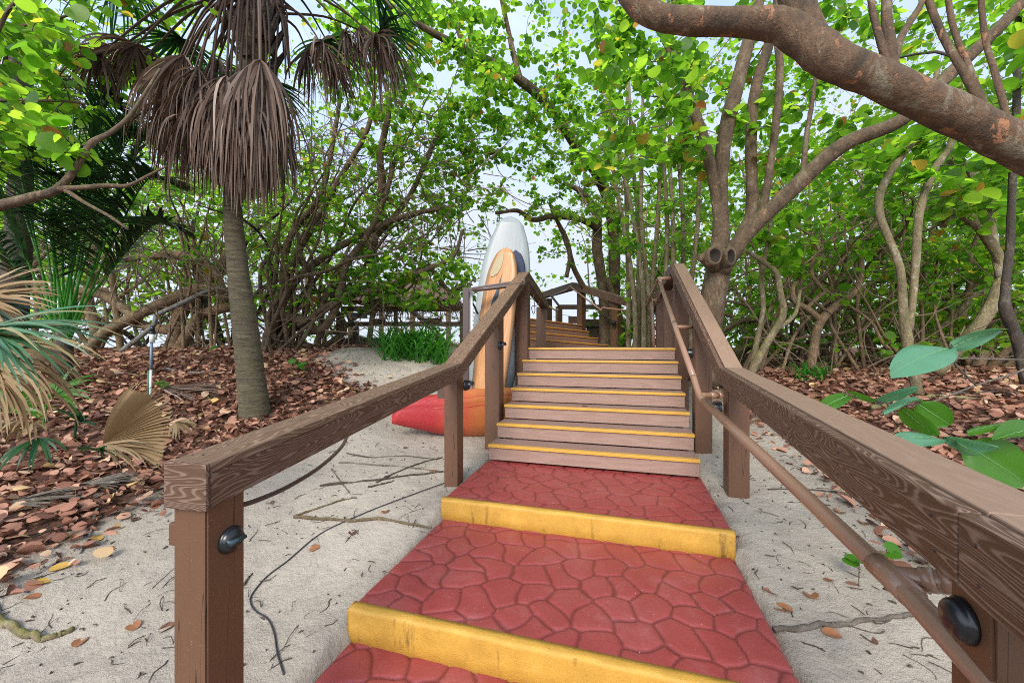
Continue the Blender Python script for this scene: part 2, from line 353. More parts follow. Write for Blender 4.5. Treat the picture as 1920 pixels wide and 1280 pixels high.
for px, py, Y in [(620, 690, 6.3), (250, 690, 6.2), (300, 662, 8.2), (600, 657, 8.0), (850, 660, 7.6), (0, 690, 6.5), (1450, 706, 6.5), (1900, 745, 5), (1620, 700, 7), (1400, 700, 8)]:
    ctl.append(tuple(P(px, py, Y)))
ctl += [zc(1405, 835, .48), zc(1520, 960, .30), zc(1680, 1000, .30), zc(1880, 860, .55), zc(1700, 1280, .15)]
ctl += [(-12, 12, 1.45), (0, 12, 1.4), (8, 11, 1.15), (12, 8, 1.1), (-12, 6, 1.3), (-6, -3, 0), (6, -3, .1), (0, -6, 0), (-10, 0, .3), (10, 0, .5), (5, 14, 1.2), (-5, 15, 1.4)]
ctl = np.array(ctl)
def _phi(r2): return np.where(r2 > 1e-12, .5*r2*np.log(np.maximum(r2, 1e-12)), 0)
_n = len(ctl); _A = np.zeros((_n+3, _n+3)); _d = ((ctl[:, None, :2]-ctl[None, :, :2])**2).sum(-1)
_A[:_n, :_n] = _phi(_d)+.02*np.eye(_n); _A[:_n, _n] = 1; _A[:_n, _n+1:] = ctl[:, :2]; _A[_n:, :_n] = _A[:_n, _n:].T
_w = np.linalg.solve(_A, np.concatenate([ctl[:, 2], [0, 0, 0]]))
def sstep(a, b, x): t = np.clip((x-a)/(b-a), 0, 1); return t*t*(3-2*t)
def ground_z(x, y, dip=False):
    x = np.atleast_1d(np.asarray(x, float)); y = np.atleast_1d(np.asarray(y, float))
    xc = np.clip(x, -13, 13); yc = np.clip(y, -6, 15); z = np.zeros(len(x))
    for i in range(0, len(x), 20000):
        s = slice(i, i+20000)
        d = (xc[s, None]-ctl[None, :, 0])**2+(yc[s, None]-ctl[None, :, 1])**2
        z[s] = _phi(d) @ _w[:_n]+_w[_n]+_w[_n+1]*xc[s]+_w[_n+2]*yc[s]
    z = np.clip(z, -.1, 1.52)
    z = z+.012*np.sin(x*5.1+y*2.3)+.012*np.sin(y*6.3-x*2.1)+.006*np.sin(x*13+1)*np.sin(y*11)
    d = np.hypot(x, y); z = z*(1-sstep(16, 30, d))+(-.9)*sstep(16, 30, d)
    if dip:
        u, v = UV(x, y)
        k = sstep(-1.42, -1.33, u)*(1-sstep(.66, .74, u))*(1-sstep(3.85, 4.1, v))*sstep(-.5, .9, v)
        z = z-.30*k
    return z
def gpix(px, py):
    d = np.array([(px-CX)/F, 1, -(py-HY)/F]); t = np.linspace(.8, 14, 1400)
    z = EYE+d[2]*t-ground_z(d[0]*t, t)
    i = np.argmax(z < 0); i = i if z[i] < 0 else len(t)-1
    return np.array([d[0]*t[i], t[i], ground_z(d[0]*t[i], t[i])[0]])
L_edge = [(0, 1075), (120, 1015), (240, 960), (330, 900), (430, 845), (560, 800), (640, 765), (690, 735), (640, 705), (590, 682), (600, 662)]
R_edge = [(1920, 1170), (1800, 1060), (1700, 985), (1610, 920), (1530, 850), (1450, 800), (1400, 775)]
polyL = np.array([gpix(*p)[:2] for p in L_edge]); polyR = np.array([gpix(*p)[:2] for p in R_edge])
sand_poly = np.vstack([[-5.5, -4], [-4.5, 1.6], polyL, [[-3.2, 9], [3, 9], [3.2, 6]], polyR[::-1], [[3.2, 0], [3.5, -4]]])
def pdist(x, y, poly=sand_poly):
    """signed distance: positive inside the sand"""
    x = np.asarray(x); y = np.asarray(y); ins = np.zeros(x.shape, bool); dm = np.full(x.shape, 1e9)
    n = len(poly)
    for i in range(n):
        a = poly[i]; b = poly[(i+1) % n]; ex, ey = b-a
        t = np.clip(((x-a[0])*ex+(y-a[1])*ey)/(ex*ex+ey*ey), 0, 1)
        dm = np.minimum(dm, np.hypot(x-a[0]-t*ex, y-a[1]-t*ey))
        c = ((a[1] > y) != (b[1] > y)) & (x < (b[0]-a[0])*(y-a[1])/(b[1]-a[1]+1e-12)+a[0]); ins ^= c
    return np.where(ins, dm, -dm)
def make_ground():
    n = 330
    s = np.linspace(-1, 1, n); gx = np.sinh(s*8.2)*.62/1.9; gy0 = np.sinh(np.linspace(-.78, 1, n)*8.2)*.62/1.9+2.6
    X, Y = np.meshgrid(gx, gy0, indexing='ij'); x = X.ravel(); y = Y.ravel()
    z = ground_z(x, y, True)
    idx = np.arange(n*n).reshape(n, n)
    f = np.stack([idx[:-1, :-1], idx[1:, :-1], idx[1:, 1:], idx[:-1, 1:]], -1).reshape(-1, 4)
    me = bpy.data.meshes.new('ground'); me.from_pydata(np.stack([x, y, z], 1).tolist(), [], f.tolist())
    a = me.attributes.new('litter', 'FLOAT', 'POINT')
    a.data.foreach_set('value', np.clip(.5-pdist(x, y)/.5, 0, 1).astype(np.float32))
    me.polygons.foreach_set('use_smooth', [True]*len(me.polygons)); me.materials.append(M['ground'])
    o = bpy.data.objects.new('ground', me); link(o); o['kind'] = 'structure'
make_ground()

# ------------------------------------------------------------------ leaves (vectorised)
def leaf_template(k=4, fold=.18, curl=.0, slim=1.0, notch=.06):
    """round leaf, unit length along +x from base to tip, folded on its midrib"""
    th = np.linspace(0, np.pi, k+2)[1:-1]
    xs = .5-.5*np.cos(th); ys = .5*np.sin(th)*slim
    up = np.stack([xs, ys, fold*ys-curl*(xs-.5)**2-curl*.6*ys**2], 1); dn = up*np.array([1, -1, 1])
    v = np.vstack([[[notch, 0, -curl*.25]], up, [[1, 0, -curl*.25]], dn])
    fu = [0]+list(range(1, k+1))[::1]+[k+1]; f1 = tuple(fu[::-1]); f2 = tuple([0]+list(range(k+2, 2*k+2))+[k+1])
    return v, [f1, f2]
def scatter_leaves(name, pos, xdir, nrm, size, m, parent, tmpl=None, origin=None):
    if tmpl is None: tmpl = [leaf_template()]
    elif isinstance(tmpl, tuple): tmpl = [tmpl]
    pos = np.asarray(pos); N_ = len(pos)
    x = xdir/(np.linalg.norm(xdir, axis=1)[:, None]+1e-9)
    z = nrm-(nrm*x).sum(1)[:, None]*x; z /= np.linalg.norm(z, axis=1)[:, None]+1e-9
    y = np.cross(z, x); Vs = []; Fs = []; k0 = 0
    which = np.arange(N_) % len(tmpl)
    for ti, (tv, tf) in enumerate(tmpl):
        q = which == ti; n = q.sum()
        if not n: continue
        V = pos[q][:, None]+size[q][:, None, None]*(tv[None, :, 0:1]*x[q][:, None]+tv[None, :, 1:2]*y[q][:, None]+tv[None, :, 2:3]*z[q][:, None])
        Vs.append(V.reshape(-1, 3))
        for f in tf: Fs.append((k0, len(tv), n, f))
        k0 += n*len(tv)
    V = np.concatenate(Vs); og = np.zeros(3) if origin is None else np.asarray(origin, float); V = V-og
    loops = []; starts = []; tot = []; c = 0
    for b0, nv, n, f in Fs:
        a = (b0+np.arange(n)[:, None]*nv+np.array(f)[None]).ravel(); loops.append(a)
        starts.append(c+np.arange(n)*len(f)); tot.append(np.full(n, len(f))); c += len(a)
    loops = np.concatenate(loops); starts = np.concatenate(starts); tot = np.concatenate(tot)
    me = bpy.data.meshes.new(name); me.vertices.add(len(V)); me.vertices.foreach_set('co', V.astype(np.float32).ravel())
    me.loops.add(len(loops)); me.loops.foreach_set('vertex_index', loops.astype(np.int32))
    me.polygons.add(len(starts)); me.polygons.foreach_set('loop_start', starts.astype(np.int32))
    me.update(calc_edges=True); me.validate()
    me.materials.append(m); o = bpy.data.objects.new(name, me); link(o, parent); o.location = og
    if parent is not None: o.matrix_local = parent.matrix_basis.inverted() @ Matrix.Translation(og)
    return o

# ------------------------------------------------------------------ red concrete steps
def voro(u, v, seed, cu=.205, cv=.178):
    r = np.random.default_rng(seed); pts = []
    nu, nv = int(2.8/cu), int(1.9/cv)
    for i in range(nu):
        for j in range(nv):
            pts.append((-1.7+(i+.5*(j % 2)+.5+r.uniform(-.33, .33))*cu, -.2+(j+.5+r.uniform(-.33, .33))*cv))
    pts = np.array(pts)
    wu = u+.018*np.sin(v*19+1)+.012*np.sin(u*31+v*9); wv = v+.018*np.sin(u*17)+.012*np.sin(v*27-u*11)
    d = np.sqrt((wu[:, None]-pts[None, :, 0])**2+(wv[:, None]-pts[None, :, 1])**2)
    i1 = d.argmin(1); d1 = d[np.arange(len(u)), i1]; best = np.full(len(u), 9.)
    a = pts[i1]
    for k in range(len(pts)):
        b = pts[k][None]; e = np.linalg.norm(b-a, axis=1)
        ok = e > 1e-6
        m_ = (a+b)/2; dist = np.where(ok, ((m_[:, 0]-wu)*(b[0, 0]-a[:, 0])+(m_[:, 1]-wv)*(b[0, 1]-a[:, 1]))/np.maximum(e, 1e-6), 9)
        best = np.minimum(best, dist)
    return best
def red_step(label, v0, v1, z, zrise, seed, nose=True, u0=-1.40, u1=.712):
    root = thing('concrete_step', label, 'step', S(0, v0, 0), -TH)
    nu, nv = int((u1-u0)/.0085), max(20, int((v1-v0)/.0085))
    us = np.linspace(u0, u1, nu); vs = np.linspace(v0+(.056 if nose else 0), v1, nv)
    U, V = np.meshgrid(us, vs, indexing='ij'); e = voro(U.ravel(), V.ravel()-v0, seed)
    g = 1-sstep(.002, .013, e); h = -.0075*g-.0028*(1-sstep(.0, .045, e))+.0012*np.sin(U.ravel()*23)*np.sin(V.ravel()*19)
    edge = np.minimum(U.ravel()-u0, u1-U.ravel()); h -= .012*(1-sstep(0, .02, edge))
    n = nu*nv; idx = np.arange(n).reshape(nu, nv)
    top = np.stack([U.ravel(), V.ravel()-v0, z+h], 1)
    f = np.stack([idx[:-1, :-1], idx[1:, :-1], idx[1:, 1:], idx[:-1, 1:]], -1).reshape(-1, 4).tolist()
    loop = list(idx[:, 0])+list(idx[-1, 1:])+list(idx[-2::-1, -1])+list(idx[0, -2:0:-1])
    bot = top[loop]*np.array([1, 1, 0])+np.array([0, 0, z-.32]); L = len(loop)
    for i in range(L):
        j = (i+1) % L; f.append((int(loop[i]), n+i, n+j, int(loop[j])))
    me = bpy.data.meshes.new('slab'); me.from_pydata(np.vstack([top, bot]).tolist(), [], f)
    at = me.attributes.new('groove', 'FLOAT', 'POINT'); at.data.foreach_set('value', np.concatenate([g, np.zeros(L)]).astype(np.float32))
    me.polygons.foreach_set('use_smooth', [True]*len(me.polygons)); me.materials.append(M['red'])
    o = bpy.data.objects.new('slab', me); link(o, root)
    if nose:   # rounded yellow lip cast along the front edge, a little uneven
        prof = [(.056, .003), (.056, -zrise-.06), (.0, -zrise-.06), (-.003, -zrise*.6), (-.003, -.022), (-.0025, -.013), (.001, -.006), (.007, -.001), (.015, .002), (.030, .003)]
        nx = 120; mb = MB(); vv = []; r = np.random.default_rng(seed+5)
        w1 = np.convolve(r.normal(0, 1, nx+8), np.ones(9)/9, 'valid')*.0035; w2 = np.convolve(r.normal(0, 1, nx+8), np.ones(9)/9, 'valid')*.0035
        for i, uu in enumerate(np.linspace(u0-.006, u1+.004, nx)):
            for k, (a, b) in enumerate(prof):
                vv.append((uu, a+(w1[i] if 2 < k < 8 else 0), z+b+(w2[i] if k > 4 else 0)))
        m_ = len(prof); ff = []
        for i in range(nx-1):
            for k in range(m_):
                k2 = (k+1) % m_; ff.append((i*m_+k, i*m_+k2, (i+1)*m_+k2, (i+1)*m_+k))
        ff.append(tuple(range(m_))); ff.append(tuple((nx-1)*m_+k for k in range(m_-1, -1, -1)))
        mb.add(vv, ff); q = mb.build('nosing', M['yconc'], root, False, local=True)
        for p in q.data.polygons: p.use_smooth = len(p.vertices) == 4
    return root
Z1, Z2, Z3 = 0.0, .174, .335
red_step('lowest red stamped concrete step, mostly cut off at the bottom of the view', 1.12, 1.76, Z1, .16, 3, False)
red_step('middle wide red stamped concrete step with stained yellow nosing', 1.745, 2.86, Z2, .174, 11)
red_step('uppermost red stamped concrete step just below the wooden stairs', 2.845, 4.0, Z3, .161, 23)

# ------------------------------------------------------------------ lower wooden stairs
R_, T_ = .17, .288; V1, H1 = 3.897, EYE-1.053
UL = [-1.372+.0015*k for k in range(7)]; UR = [.690]*7
stair = thing('wooden_staircase', 'straight flight of brown composite steps with yellow edges rising from the red path', 'stairs', S(0, V1, 0), -TH)
for k in range(7):
    v = V1+k*T_; z = H1+k*R_; ul, ur = UL[k], UR[k]
    box_uv('riser', ul+.004, ur-.004, v+.012, v+.036, z-R_+(.012 if k else .012), z-.026, M['riser'], stair, .003)
    vb = v+T_+.006 if k < 6 else v+.40
    box_uv('tread', ul, ur, v+.052, vb, z-.024, z+.002, M['tread'], stair, .003)
    box_uv('yellow_strip', ul-.002, ur+.002, v-.008, v+.05, z-.026, z+.004, M['strip'], stair, .004)
    for uu in np.linspace(ul+.04, ur-.04, 7):
        for dz in (.035, .105):
            pass
nm = MB()
for k in range(7):
    v = V1+k*T_; z = H1+k*R_
    for uu in np.linspace(UL[k]+.035, UR[k]-.035, 6):
        for dz in (.05, .12):
            c = S(uu+random.uniform(-.01, .01), v+.0115, z-dz+random.uniform(-.006, .006)); a = np.linspace(0, 6.283, 7)[:-1]
            nm.add([c+S(.0035*math.cos(t), 0, .0035*math.sin(t)) for t in a], [tuple(range(6))])
o = nm.build('screw_heads', M['black'], None); o.parent = stair; o.matrix_local = stair.matrix_basis.inverted()
for uu in (-1.30, -.62, .0, .60):     # stringers under the treads
    c = []
    for vv, zz in ((V1+.04, .30), (V1+6*T_+.35, 1.32)):
        for du, dz in ((0, -.10), (.045, -.10), (.045, .06 if vv > 5 else .02), (0, .06 if vv > 5 else .02)): c.append(S(uu+du, vv, zz+dz))
    hexa('stringer', c, M['beam'], stair, 0)
ZL = H1+6*R_
# landing deck boards
land = thing('landing_deck', 'level wooden landing between the lower and the upper flight', 'deck', S(0, V1+6*T_+.4, 0), -TH)
vv = V1+6*T_+.41
for i in range(28):
    w = .135; u1_ = .62+min(.9, i*.05)
    box_uv('deck_board', -1.36+min(.3, i*.012), u1_, vv+i*.141, vv+i*.141+w, ZL-.026, ZL+.002, M['tread'], land, .003)
for uu in (-1.25, -.4, .5):
    box_uv('joist', uu, uu+.05, V1+6*T_+.1, vv+28*.141, ZL-.20, ZL-.028, M['beam'], land, 0, 'v')
for uu, v_ in ((-1.2, 6.6), (.45, 6.6), (-1.2, 9), (.45, 9)):
    x, y, _ = S(uu, v_); post(land, x, y, .3, ZL-.21, .13, 0, None, 'deck_post')
    ob = land.children[-1]; ob.matrix_local = land.matrix_basis.inverted() @ Matrix.Translation((x, y, (.3+ZL-.21)/2))

# ------------------------------------------------------------------ upper flight (turns left)
up = thing('upper_staircase', 'short upper flight of orange edged steps turning left beyond the landing', 'stairs', P(1060, 655, 9.5))
nl = [(985, 633.5, 8.7), (985, 620.5, 9.0), (985, 608, 9.3), (985, 595.5, 9.6), (985, 583, 9.9)]
nr = [(1141, 646.5, 10.0), (1122, 633.5, 10.4), (1105, 621, 10.8), (1092, 609, 11.2), (1078, 597, 11.6)]
for k in range(4):
    A, B = P(*nl[k]), P(*nr[k]); A2, B2 = P(*nl[k+1]), P(*nr[k+1])
    dn = np.array([0, 0, -.17 if k else -.20]); back = np.cross(B-A, [0, 0, 1]); back /= np.linalg.norm(back); back = -back
    t = .03
    c = [A+back*.02+dn, A+back*(.02+t)+dn, A+back*(.02+t)-[0, 0, .025], A+back*.02-[0, 0, .025], B+back*.02+dn, B+back*(.02+t)+dn, B+back*(.02+t)-[0, 0, .025], B+back*.02-[0, 0, .025]]
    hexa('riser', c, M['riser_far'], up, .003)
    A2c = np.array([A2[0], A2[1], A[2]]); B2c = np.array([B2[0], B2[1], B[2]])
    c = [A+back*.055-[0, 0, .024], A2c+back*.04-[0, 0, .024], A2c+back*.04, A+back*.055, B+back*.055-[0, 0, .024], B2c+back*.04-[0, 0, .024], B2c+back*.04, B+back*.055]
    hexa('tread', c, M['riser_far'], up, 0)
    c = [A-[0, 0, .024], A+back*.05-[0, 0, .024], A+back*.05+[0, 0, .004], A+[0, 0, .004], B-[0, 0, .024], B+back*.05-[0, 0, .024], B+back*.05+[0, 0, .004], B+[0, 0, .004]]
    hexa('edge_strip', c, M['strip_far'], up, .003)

# ------------------------------------------------------------------ railings
def screws(parent, a, b, off, w, h):
    mb = MB(); L = np.linalg.norm(b-a); o = off/np.linalg.norm(off); r = .0036
    for t in list(np.arange(.06, L-.05, .42))+[L-.05]:
        for f, dz in ((.09, .0008), (w-.025, .0008), (-.0008, -.040), (-.0008, -.105)):
            c = a+(b-a)*t/L+o*f+[0, 0, dz]; c = c+(b-a)/L*random.uniform(-.012, .012); d = (b-a)/L*r; up = np.cross(d, o)/r; e1, e2 = (d, o*r) if dz > 0 else (d, up*r); n = up*.0022 if dz > 0 else -o*.002
            mb.add([c+e1*math.cos(q)+e2*math.sin(q) for q in np.linspace(0, 6.283, 7)[:-1]]+[c+abs(1)*(n if n[2] > 0 or dz < 0 else -n)], [(i, (i+1) % 6, 6) for i in range(6)])
    mb.build('screw_heads', M['black'], parent)
def cap_run(parent, pts, side, w=.16, h=.14, split=False, ends=(None, None), mats=None):
    """pts: inner top edge points; side: +1 the cap lies to the right of travel, -1 to the left"""
    mt, ms = mats or (M['cap'], M['capside'])
    pts = [np.asarray(p, float) for p in pts]; n = len(pts); d = []
    for i in range(n-1):
        q = (pts[i+1]-pts[i])*np.array([1, 1, 0]); d.append(q/np.linalg.norm(q))
    nr = [np.array([q[1], -q[0], 0])*side for q in d]; off = []
    for i in range(n):
        a = nr[max(0, i-1)]; b = nr[min(n-2, i)]; m_ = a+b; m_ /= np.linalg.norm(m_); off.append(m_/max(.35, np.dot(m_, b)))
    Z = np.array([0, 0, 1.])
    for i in range(n-1):
        g0 = d[i]*.0012 if i > 0 else 0*Z; g1 = -d[i]*.0012 if i < n-2 else 0*Z
        def quad(a0, a1, b0, b1):   # a: across range, b: down range
            r = []
            for e, g in ((i, g0), (i+1, g1)):
                r += [pts[e]+g+off[e]*a0-Z*b1, pts[e]+g+off[e]*a1-Z*b1, pts[e]+g+off[e]*a1-Z*b0, pts[e]+g+off[e]*a0-Z*b0]
            return r
        if split:
            hexa('side_board', quad(0, .036, 0, h), ms, parent, .005)
            hexa('cap_board', quad(.0425, w, -.003, .032), M['capplain'] if split == 'plain' else mt, parent, .004)
            hexa('side_board', quad(w-.04, w-.004, .034, h), ms, parent, .003)
            hexa('under_rail', quad(.038, w-.042, h-.05, h-.012), M['beam'], parent, 0)
        else:
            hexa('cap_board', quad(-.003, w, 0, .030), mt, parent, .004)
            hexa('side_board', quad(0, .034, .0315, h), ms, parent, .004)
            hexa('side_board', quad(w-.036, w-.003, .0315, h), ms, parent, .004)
            hexa('under_rail', quad(.036, w-.038, h-.05, h-.012), M['beam'], parent, 0)
        screws(parent, pts[i], pts[i+1], off[i], w, h)
def post_light(parent_post, world, nrm, r=.045, hood=True, lens=False):
    """round black step light with half hood, facing nrm"""
    bm = bmesh.new()
    prof = [(r*1.12, 0), (r*1.15, .008), (r*1.05, .016), (r, .022), (r*.96, .032), (r*.8, .042), (r*.45, .050), (0.0005, .053)]
    rings = []
    if not hood: prof = [(a, h*.6) for a, h in prof]
    for rr, hh in prof: rings.append([bm.verts.new((rr*math.cos(a), rr*math.sin(a), hh)) for a in np.linspace(0, 6.2832, 25)[:-1]])
    for a, b in zip(rings[:-1], rings[1:]):
        for j in range(24): bm.faces.new((a[j], a[(j+1) % 24], b[(j+1) % 24], b[j]))
    bm.faces.new(rings[0][::-1])
    if hood:
        e = []
        for rr, hh in ((r*1.02, .02), (r*1.0, .050), (r*.93, .078), (r*.70, .082)):
            e.append([bm.verts.new((rr*math.cos(a), rr*math.sin(a)*(.9 if hh > .06 else 1), hh)) for a in np.linspace(0.05, 3.09, 15)])
        for a, b in zip(e[:-1], e[1:]):
            for j in range(14): bm.faces.new((a[j], a[j+1], b[j+1], b[j]))
        bm.faces.new(e[-1]); 
    if lens:
        vs = [bm.verts.new(c) for c in ((-r*.8, -.009, .022), (r*.8, -.006, .022), (r*.8, .009, .022), (-r*.8, .012, .022), (-r*.72, -.006, .039), (r*.72, -.002, .039), (r*.72, .005, .039), (-r*.72, .008, .039))]
        for f in ((4, 5, 6, 7), (0, 1, 5, 4), (1, 2, 6, 5), (2, 3, 7, 6), (3, 0, 4, 7)):
            fc = bm.faces.new([vs[i] for i in f]); fc.material_index = 1
    for f in bm.faces: f.smooth = True
    me = bpy.data.meshes.new('step_light'); bm.to_mesh(me); bm.free(); me.materials.append(M['black']); me.materials.append(M['verdigris'])
    o = bpy.data.objects.new('step_light', me); link(o, parent_post)
    n = Vector(nrm).normalized(); yv = Vector((0, 0, 1)); x = yv.cross(n).normalized(); yv = n.cross(x)
    W = Matrix(((x.x, yv.x, n.x, world[0]), (x.y, yv.y, n.y, world[1]), (x.z, yv.z, n.z, world[2]), (0, 0, 0, 1)))
    pm = parent_post.parent.matrix_basis @ parent_post.matrix_basis
    o.matrix_local = pm.inverted() @ W; return o
def pipe_part(name, pts, r, m, parent, per=5, sides=14, smooth=True):
    mb = MB(); p = smoothpath(pts, per) if smooth else np.asarray(pts)
    tube(mb, p, r, sides); o = mb.build(name, m, None, True); o.parent = parent
    o.matrix_local = parent.matrix_basis.inverted(); return o
def gz(x, y): return float(ground_z(x, y)[0])

# left railing
lr = thing('wooden_railing', 'brown railing along the near side of the boards, with an end post in the foreground', 'railing', (0, 0, 0))
lA, lB, lC, lD = P(392, 869, 1.19), P(864.5, 680, 3.45), P(991.5, 509.5, 5.70), P(1030, 570, 8.5)
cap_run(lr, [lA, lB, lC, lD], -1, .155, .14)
# end cap block
d = (lB-lA)*[1, 1, 0]; d /= np.linalg.norm(d); nn = np.array([-d[1], d[0], 0])
e0 = lA-d*.014+nn*-.004+[0, 0, .002]
hexa('end_cap', [e0-[0, 0, .146], e0+nn*.163-[0, 0, .146], e0+nn*.163, e0, e0+d*.0135-[0, 0, .146], e0+d*.0135+nn*.163-[0, 0, .146], e0+d*.0135+nn*.163, e0+d*.0135], M['capside'], lr, .005, nn)
mb = MB()    # scalloped sealant beads at the joint
for k in range(6):
    c = lA+d*.001-nn*.001-[0, 0, .018+k*.022]; a = np.linspace(0, 6.283, 9)[:-1]
    mb.add([c+d*.004*math.cos(t)+np.array([0, 0, .009])*math.sin(t)-nn*.001 for t in a]+[c-nn*.004], [(i, (i+1) % 8, 8) for i in range(8)])
mb.build('joint_seal', M['black'], lr)
def post_at(rail, pxc, Y, s, ztop, zbot=None, ang=-TH):
    """post whose near vertical corner (towards the path) shows at pixel column pxc"""
    pass
angL = math.atan2(-d[0], d[1])
def rail_post(rail, corner_px, Y, s, ztop, zbot, ang, sx, sy=1):
    """corner = nearest corner; post extends to sx*s in local x and +s in local y"""
    c = np.array([(corner_px-CX)/F*Y, Y]); ca, sa = math.cos(ang), math.sin(ang)
    ctr = c+np.array([ca, sa])*sx*s/2+np.array([-sa, ca])*sy*s/2
    return post(rail, ctr[0], ctr[1], zbot, ztop, s, ang)
p1 = rail_post(lr, 387, 1.205, .134, EYE-(945-HY)/F*1.2, -.15, angL-.02, -1)
ang1 = angL-.02; n1 = np.array([math.cos(ang1), math.sin(ang1), 0])
cw = P(427, 1014, 1.27)
cx_ = np.array([p1.location.x, p1.location.y, 0])+n1*.0672; dv = np.array([-math.sin(ang1), math.cos(ang1), 0])
post_light(p1, (cx_[0]+dv[0]*.012, cx_[1]+dv[1]*.012, cw[2]), n1, .038, False, True)
# short block on the outer side of the end post
q = np.array([p1.location.x, p1.location.y, 0])-n1*.0675+dv*.03; zb = EYE-(1008-HY)/F*1.27
hexa('block', [q-dv*.05+[0, 0, zb-.04], q+dv*.05+[0, 0, zb-.04], q+dv*.05+[0, 0, zb+.035], q-dv*.05+[0, 0, zb+.035]]+[v-n1*.085 for v in (q-dv*.05+[0, 0, zb-.04], q+dv*.05+[0, 0, zb-.04], q+dv*.05+[0, 0, zb+.035], q-dv*.05+[0, 0, zb+.035])], M['post'], lr, .004)
p2 = rail_post(lr, 858, 3.52, .135, lB[2]-.135, .1, -TH, -1)
post_light(p2, P(872, 722, 3.58), S(1, 0), .045)
p3 = rail_post(lr, 936, 4.62, .185, EYE-(590-HY)/F*4.65, .2, -TH, -1)
post_light(p3, P(936, 648, 4.66), S(1, 0), .05)
p4 = rail_post(lr, 989, 5.72, .185, lC[2]-.13, .4, -TH, -1)
p5 = rail_post(lr, 1023, 8.2, .19, EYE-(575-HY)/F*8.2, .8, -TH+.25, -1)
# ledger block beside the second post
o = hexa('block', [P(820, 722, 3.58), P(838, 722, 3.58), P(838, 747, 3.58), P(820, 747, 3.58), P(820, 722, 3.66), P(838, 722, 3.66), P(838, 747, 3.66), P(820, 747, 3.66)], M['beam'], lr, .002)
# curved conduit below the first section
pipe_part('conduit', [P(440, 950, 1.42), P(480, 938, 1.5), P(540, 912, 1.65), P(600, 875, 1.9), P(640, 838, 2.2), P(652, 812, 2.4), P(655, 790, 2.45)], .0095, M['pipedark'], lr)
pipe_part('conduit', [P(1000, 553, 5.9), P(1003, 580, 5.95), P(1000, 588, 6), P(997, 575, 6), P(1008, 572, 6.1), P(1012, 565, 6.2)], .006, M['pipedark'], lr)

# right railing
rr = thing('wooden_railing', 'right hand brown railing with wide flat cap and round pipe handrail', 'railing', (0, 0, 0))
rS, rB, rE, rF = P(1795, 957, .70), P(1349, 689, 3.27), P(1257, 495, 5.35), P(1213, 577, 9.2)
dS = (rS-rB); dS = dS/np.linalg.norm(dS); r0 = rS+dS*.62
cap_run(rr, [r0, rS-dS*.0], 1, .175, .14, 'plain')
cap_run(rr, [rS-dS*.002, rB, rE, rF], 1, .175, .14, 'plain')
dR = -dS*[1, 1, 0]; dR /= np.linalg.norm(dR); angR = math.atan2(-dR[0], dR[1])
q0 = rail_post(rr, 1862, .70, .11, EYE-(1085-HY)/F*.66-.02, -.1, angR, 1)
nR = np.array([-math.cos(angR), -math.sin(angR), 0])
post_light(q0, np.array([q0.location.x, q0.location.y, EYE-(1178-HY)/F*.74])+nR*.0555+np.array([dR[0], dR[1], 0])*.012, nR, .037, False)
q1 = rail_post(rr, 1365, 3.30, .165, rB[2]-.10, .05, -TH, 1)
post_light(q1, P(1352, 765, 3.42), -S(1, 0), .05)
q2 = rail_post(rr, 1303, 4.15, .17, EYE-(618-HY)/F*4.2+.15, .2, -TH, 1)
post_light(q2, P(1300, 662, 4.3), -S(1, 0), .05)
q3 = rail_post(rr, 1265, 5.35, .18, rE[2]-.10, .4, -TH, 1)
q4 = rail_post(rr, 1231, 7.0, .18, EYE-(548-HY)/F*7.0, .7, -TH, 1)
q4b = rail_post(rr, 1245, 6.2, .15, EYE-(545-HY)/F*6.2, .7, -TH, 1)
# dark base shoe around the lower stair post
# pipe handrail
pm = M['pipe']
pipe_part('handrail', [P(1990, 1440, .60), P(1860, 1283, .72), P(1690, 1098, .97), P(1500, 910, 1.42), P(1403, 850, 1.72), P(1330, 760, 2.75)][:3]+[P(1613, 1027, 1.12), P(1403, 830, 1.85), P(1320, 752, 2.9)], .026, pm, rr, 4, 18, False)
def joint(p, q, r, name='pipe_joint', m=None): return pipe_part(name, [p, q], r, m or pm, rr, 2, 18)
pa = P(1700, 1108, .955); pb = P(1613, 1027, 1.12); dj = (pb-pa)/np.linalg.norm(pb-pa)
joint(pa-dj*.02, pa+dj*.105, .0305)
arm0 = pa+dj*.055; arm1 = P(1790, 1092, .93)
pipe_part('bracket_arm', [arm0, arm0*.4+arm1*.6, arm1], .0255, pm, rr, 2, 18)
joint(arm0*.5+arm1*.5, arm0*.28+arm1*.72, .029)
joint(arm0*.2+arm1*.8, arm1+(arm1-arm0)*.06, .0275, 'bracket_flange')
# elbow at the bend, then up the stairs to the top and over
eb = P(1311, 740, 3.0); e2 = P(1305, 722, 3.08)
pipe_part('handrail', [P(1328, 760, 2.82), P(1314, 745, 2.97), P(1307, 728, 3.06), P(1300, 705, 3.15)], .024, pm, rr, 4, 16)
pipe_part('handrail', [P(1302, 712, 3.14), P(1267, 615, 4.1), P(1238, 530, 5.22)], .0255, pm, rr, 2, 16, False)
pipe_part('bracket_arm', [P(1311, 741, 3.0), P(1330, 741, 3.05), P(1354, 741, 3.1)], .021, pm, rr, 2, 16)
joint(P(1332, 741, 3.05), P(1344, 741, 3.08), .026)
joint(P(1347, 741, 3.08), P(1352, 741, 3.1), .030, 'bracket_flange')
pipe_part('bracket_arm', [P(1266, 613, 4.12), P(1297, 613, 4.2)], .021, pm, rr, 2, 16)
joint(P(1269, 620, 4.05), P(1264, 604, 4.2), .0245)
pipe_part('bracket_arm', [P(1238, 523, 5.25), P(1262, 521, 5.35)], .026, pm, rr, 2, 16)
